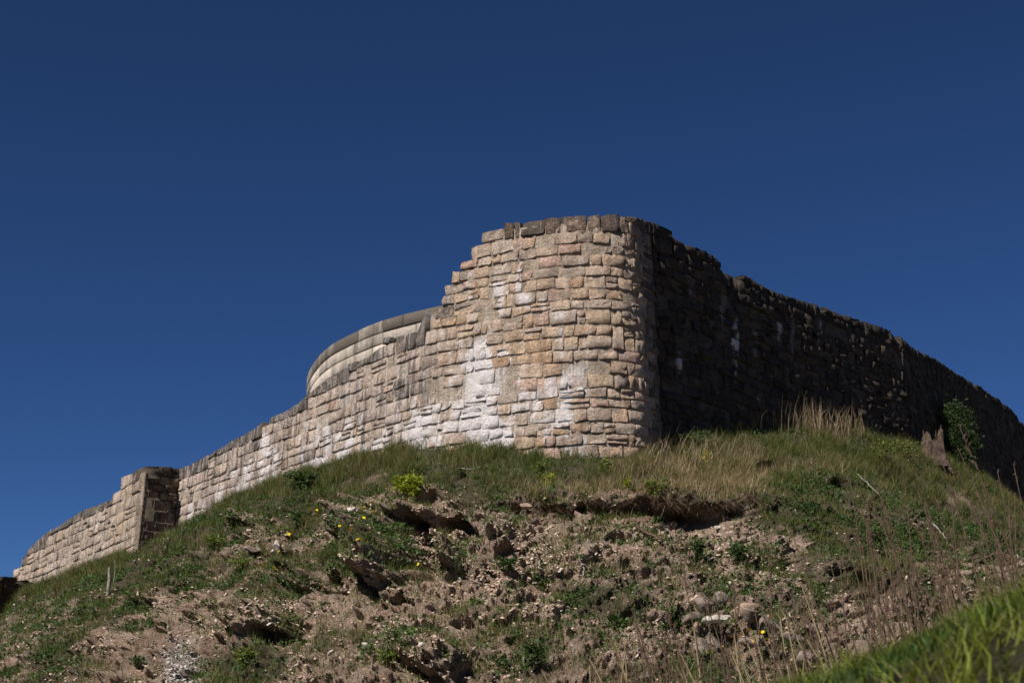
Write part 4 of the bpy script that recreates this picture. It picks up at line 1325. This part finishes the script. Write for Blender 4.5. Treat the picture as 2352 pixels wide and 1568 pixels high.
tint = np.where(r.random((n, 1)) < .04, np.array([[.32, .28, .14]]), tint)
Vv, q4, t3, cc = blades(pb, .045 + .085 * r.random(n) * (.5 + pt_[:, 0]), .0032 + .0035 * r.random(n), r, 1.5, tint, np.array([.25, 0, 0]))
Vv, fl, cc = join([(Vv, q4, t3, cc)])
tag(link('near_grass', mesh_np('near_grass', Vv, fl, M['grass'], {'tint': cc})), 'bright yellow green grass on the near bank at the lower right', 'grass', kind='stuff')

def stalk_mesh(seed, h, seedhead=True):
    r = np.random.default_rng(seed)
    pts = [np.array([0, 0, -.3])]
    d = np.array([r.uniform(-.38, .06), r.uniform(-.05, .05), 1.0]); bend = r.uniform(-.06, .02)
    for k in range(6):
        pts.append(pts[-1] + d / np.linalg.norm(d) * (h + .3) / 6); d[0] += bend
    pts = np.array(pts)
    lst = [tube(pts, np.linspace(.0065, .0025, 7), 5)]
    if seedhead:
        for k in range(22):
            t = r.uniform(.62, 1.0); b = np.array([np.interp(t, np.linspace(0, 1, 7), pts[:, c_]) for c_ in range(3)])
            e = b + r.normal(0, 1, 3) * [.012, .012, .008] + [0, 0, .014]
            lst.append(tube([b, (b + e) / 2, e], [.0015, .0035, .001], 4))
    for k in range(int(r.integers(1, 4))):
        t = r.uniform(.4, .85); b = np.array([np.interp(t, np.linspace(0, 1, 7), pts[:, c_]) for c_ in range(3)])
        a = r.uniform(-1, 1); e = b + [a * .09, r.normal(0, .02), .11]
        lst.append(tube([b, (b + e) / 2 + [0, 0, -.01], e], [.0018, .0015, .0008], 4))
    return join_tubes(lst)
protos = []
for k in range(10):
    vv, f = stalk_mesh(900 + k, [.45, .6, .75, .5, .9, .65, .8, .55, .7, 1.0][k], k % 3 != 2)
    protos.append(mesh_np('dead_stalk', vv, f, M['stalk']))
strawp = []
for k in range(5):
    vv, f = stalk_mesh(950 + k, [.35, .5, .6, .42, .55][k], False)
    strawp.append(mesh_np('dry_stem', vv, f, M['straw']))
r = np.random.default_rng(66)
def stalks(n, u0, u1, prs, label, group, name, y0=7.6, y1=9.2, smin=.6, smax=1.1):
    for _ in range(n):
        u = r.uniform(u0, u1); y = r.uniform(y0, y1)
        x = (u - W / 2) / (F * CP) * y
        o = link(name, prs[r.integers(len(prs))], None, Vector((x, y, float(bank_z(np.array(x), np.array(y))) - .01)))
        o.rotation_euler = (0, r.normal(0, .07), r.uniform(-.6, .6)); s = r.uniform(smin, smax); o.scale = (1, 1, s)
        tag(o, label, 'stalk', group)
stalks(34, 1440, 1600, protos, 'blurred dark dead stalk with seed heads rising from the bottom edge near the centre', 'dead stalks at the bottom centre', 'dead_stalk', smin=.6, smax=1.05)
stalks(44, 1600, 2060, protos, 'blurred brown dead stalk standing between the rock pile and the near grass', 'dead stalks before the rock pile', 'dead_stalk', smin=.6, smax=1.25)
stalks(60, 1980, 2352, protos, 'thin brown dead stalk rising behind the near grass at the right', 'dead stalks behind the near grass', 'dead_stalk', smin=.7, smax=1.2)
stalks(50, 1250, 1950, strawp, 'thin pale straw stem at the bottom edge', 'straw stems at the bottom edge', 'straw_stem', smin=.5, smax=.95)
# two tall stalks close to the camera, well out of focus
def near_stalk(pts, Y, heads, label):
    p3 = np.array([back(u, v, Y) for u, v in pts]); o = p3[0].copy()
    zb_ = float(bank_z(np.array(o[0]), np.array(o[1])))
    if zb_ < o[2]:
        o = np.array([o[0], o[1], zb_ - .02]); p3 = np.vstack([o, p3])
    t = np.linspace(0, 1, len(p3)); t2 = np.linspace(0, 1, 16)
    pp = np.stack([np.interp(t2, t, p3[:, c]) for c in range(3)], 1) - o
    lst = [tube(pp, np.linspace(.004, .0015, 16), 5)]
    r = np.random.default_rng(int(pts[0][0]))
    for (a, b, n_) in heads:
        for _ in range(n_):
            tt2 = r.uniform(a, b); e0 = np.array([np.interp(tt2, t2, pp[:, c]) for c in range(3)])
            e1 = e0 + r.normal(0, 1, 3) * [.006, .006, .004] + [0, 0, .01]
            lst.append(tube([e0, (e0 + e1) / 2, e1], [.0012, .003, .001], 4))
    v, f = join_tubes(lst)
    tag(link('dead_stalk', mesh_np('dead_stalk', v, f, M['stalk']), None, Vector(o)), label, 'stalk')
near_stalk([(2030, 1560), (2018, 1400), (2004, 1280), (1998, 1200), (1992, 1128)], 5.0, [(.55, .97, 60)], 'tall blurred dark stalk with a long seed head crossing the middle of the right slope')
near_stalk([(2090, 1570), (2112, 1470), (2135, 1400), (2160, 1345), (2172, 1312)], 4.6, [(.80, .97, 50)], 'dark blurred stalk leaning right with a knobbly head above the near grass')
print('tris approx', sum(len(m_.loops) - 2 * len(m_.polygons) for m_ in bpy.data.meshes))
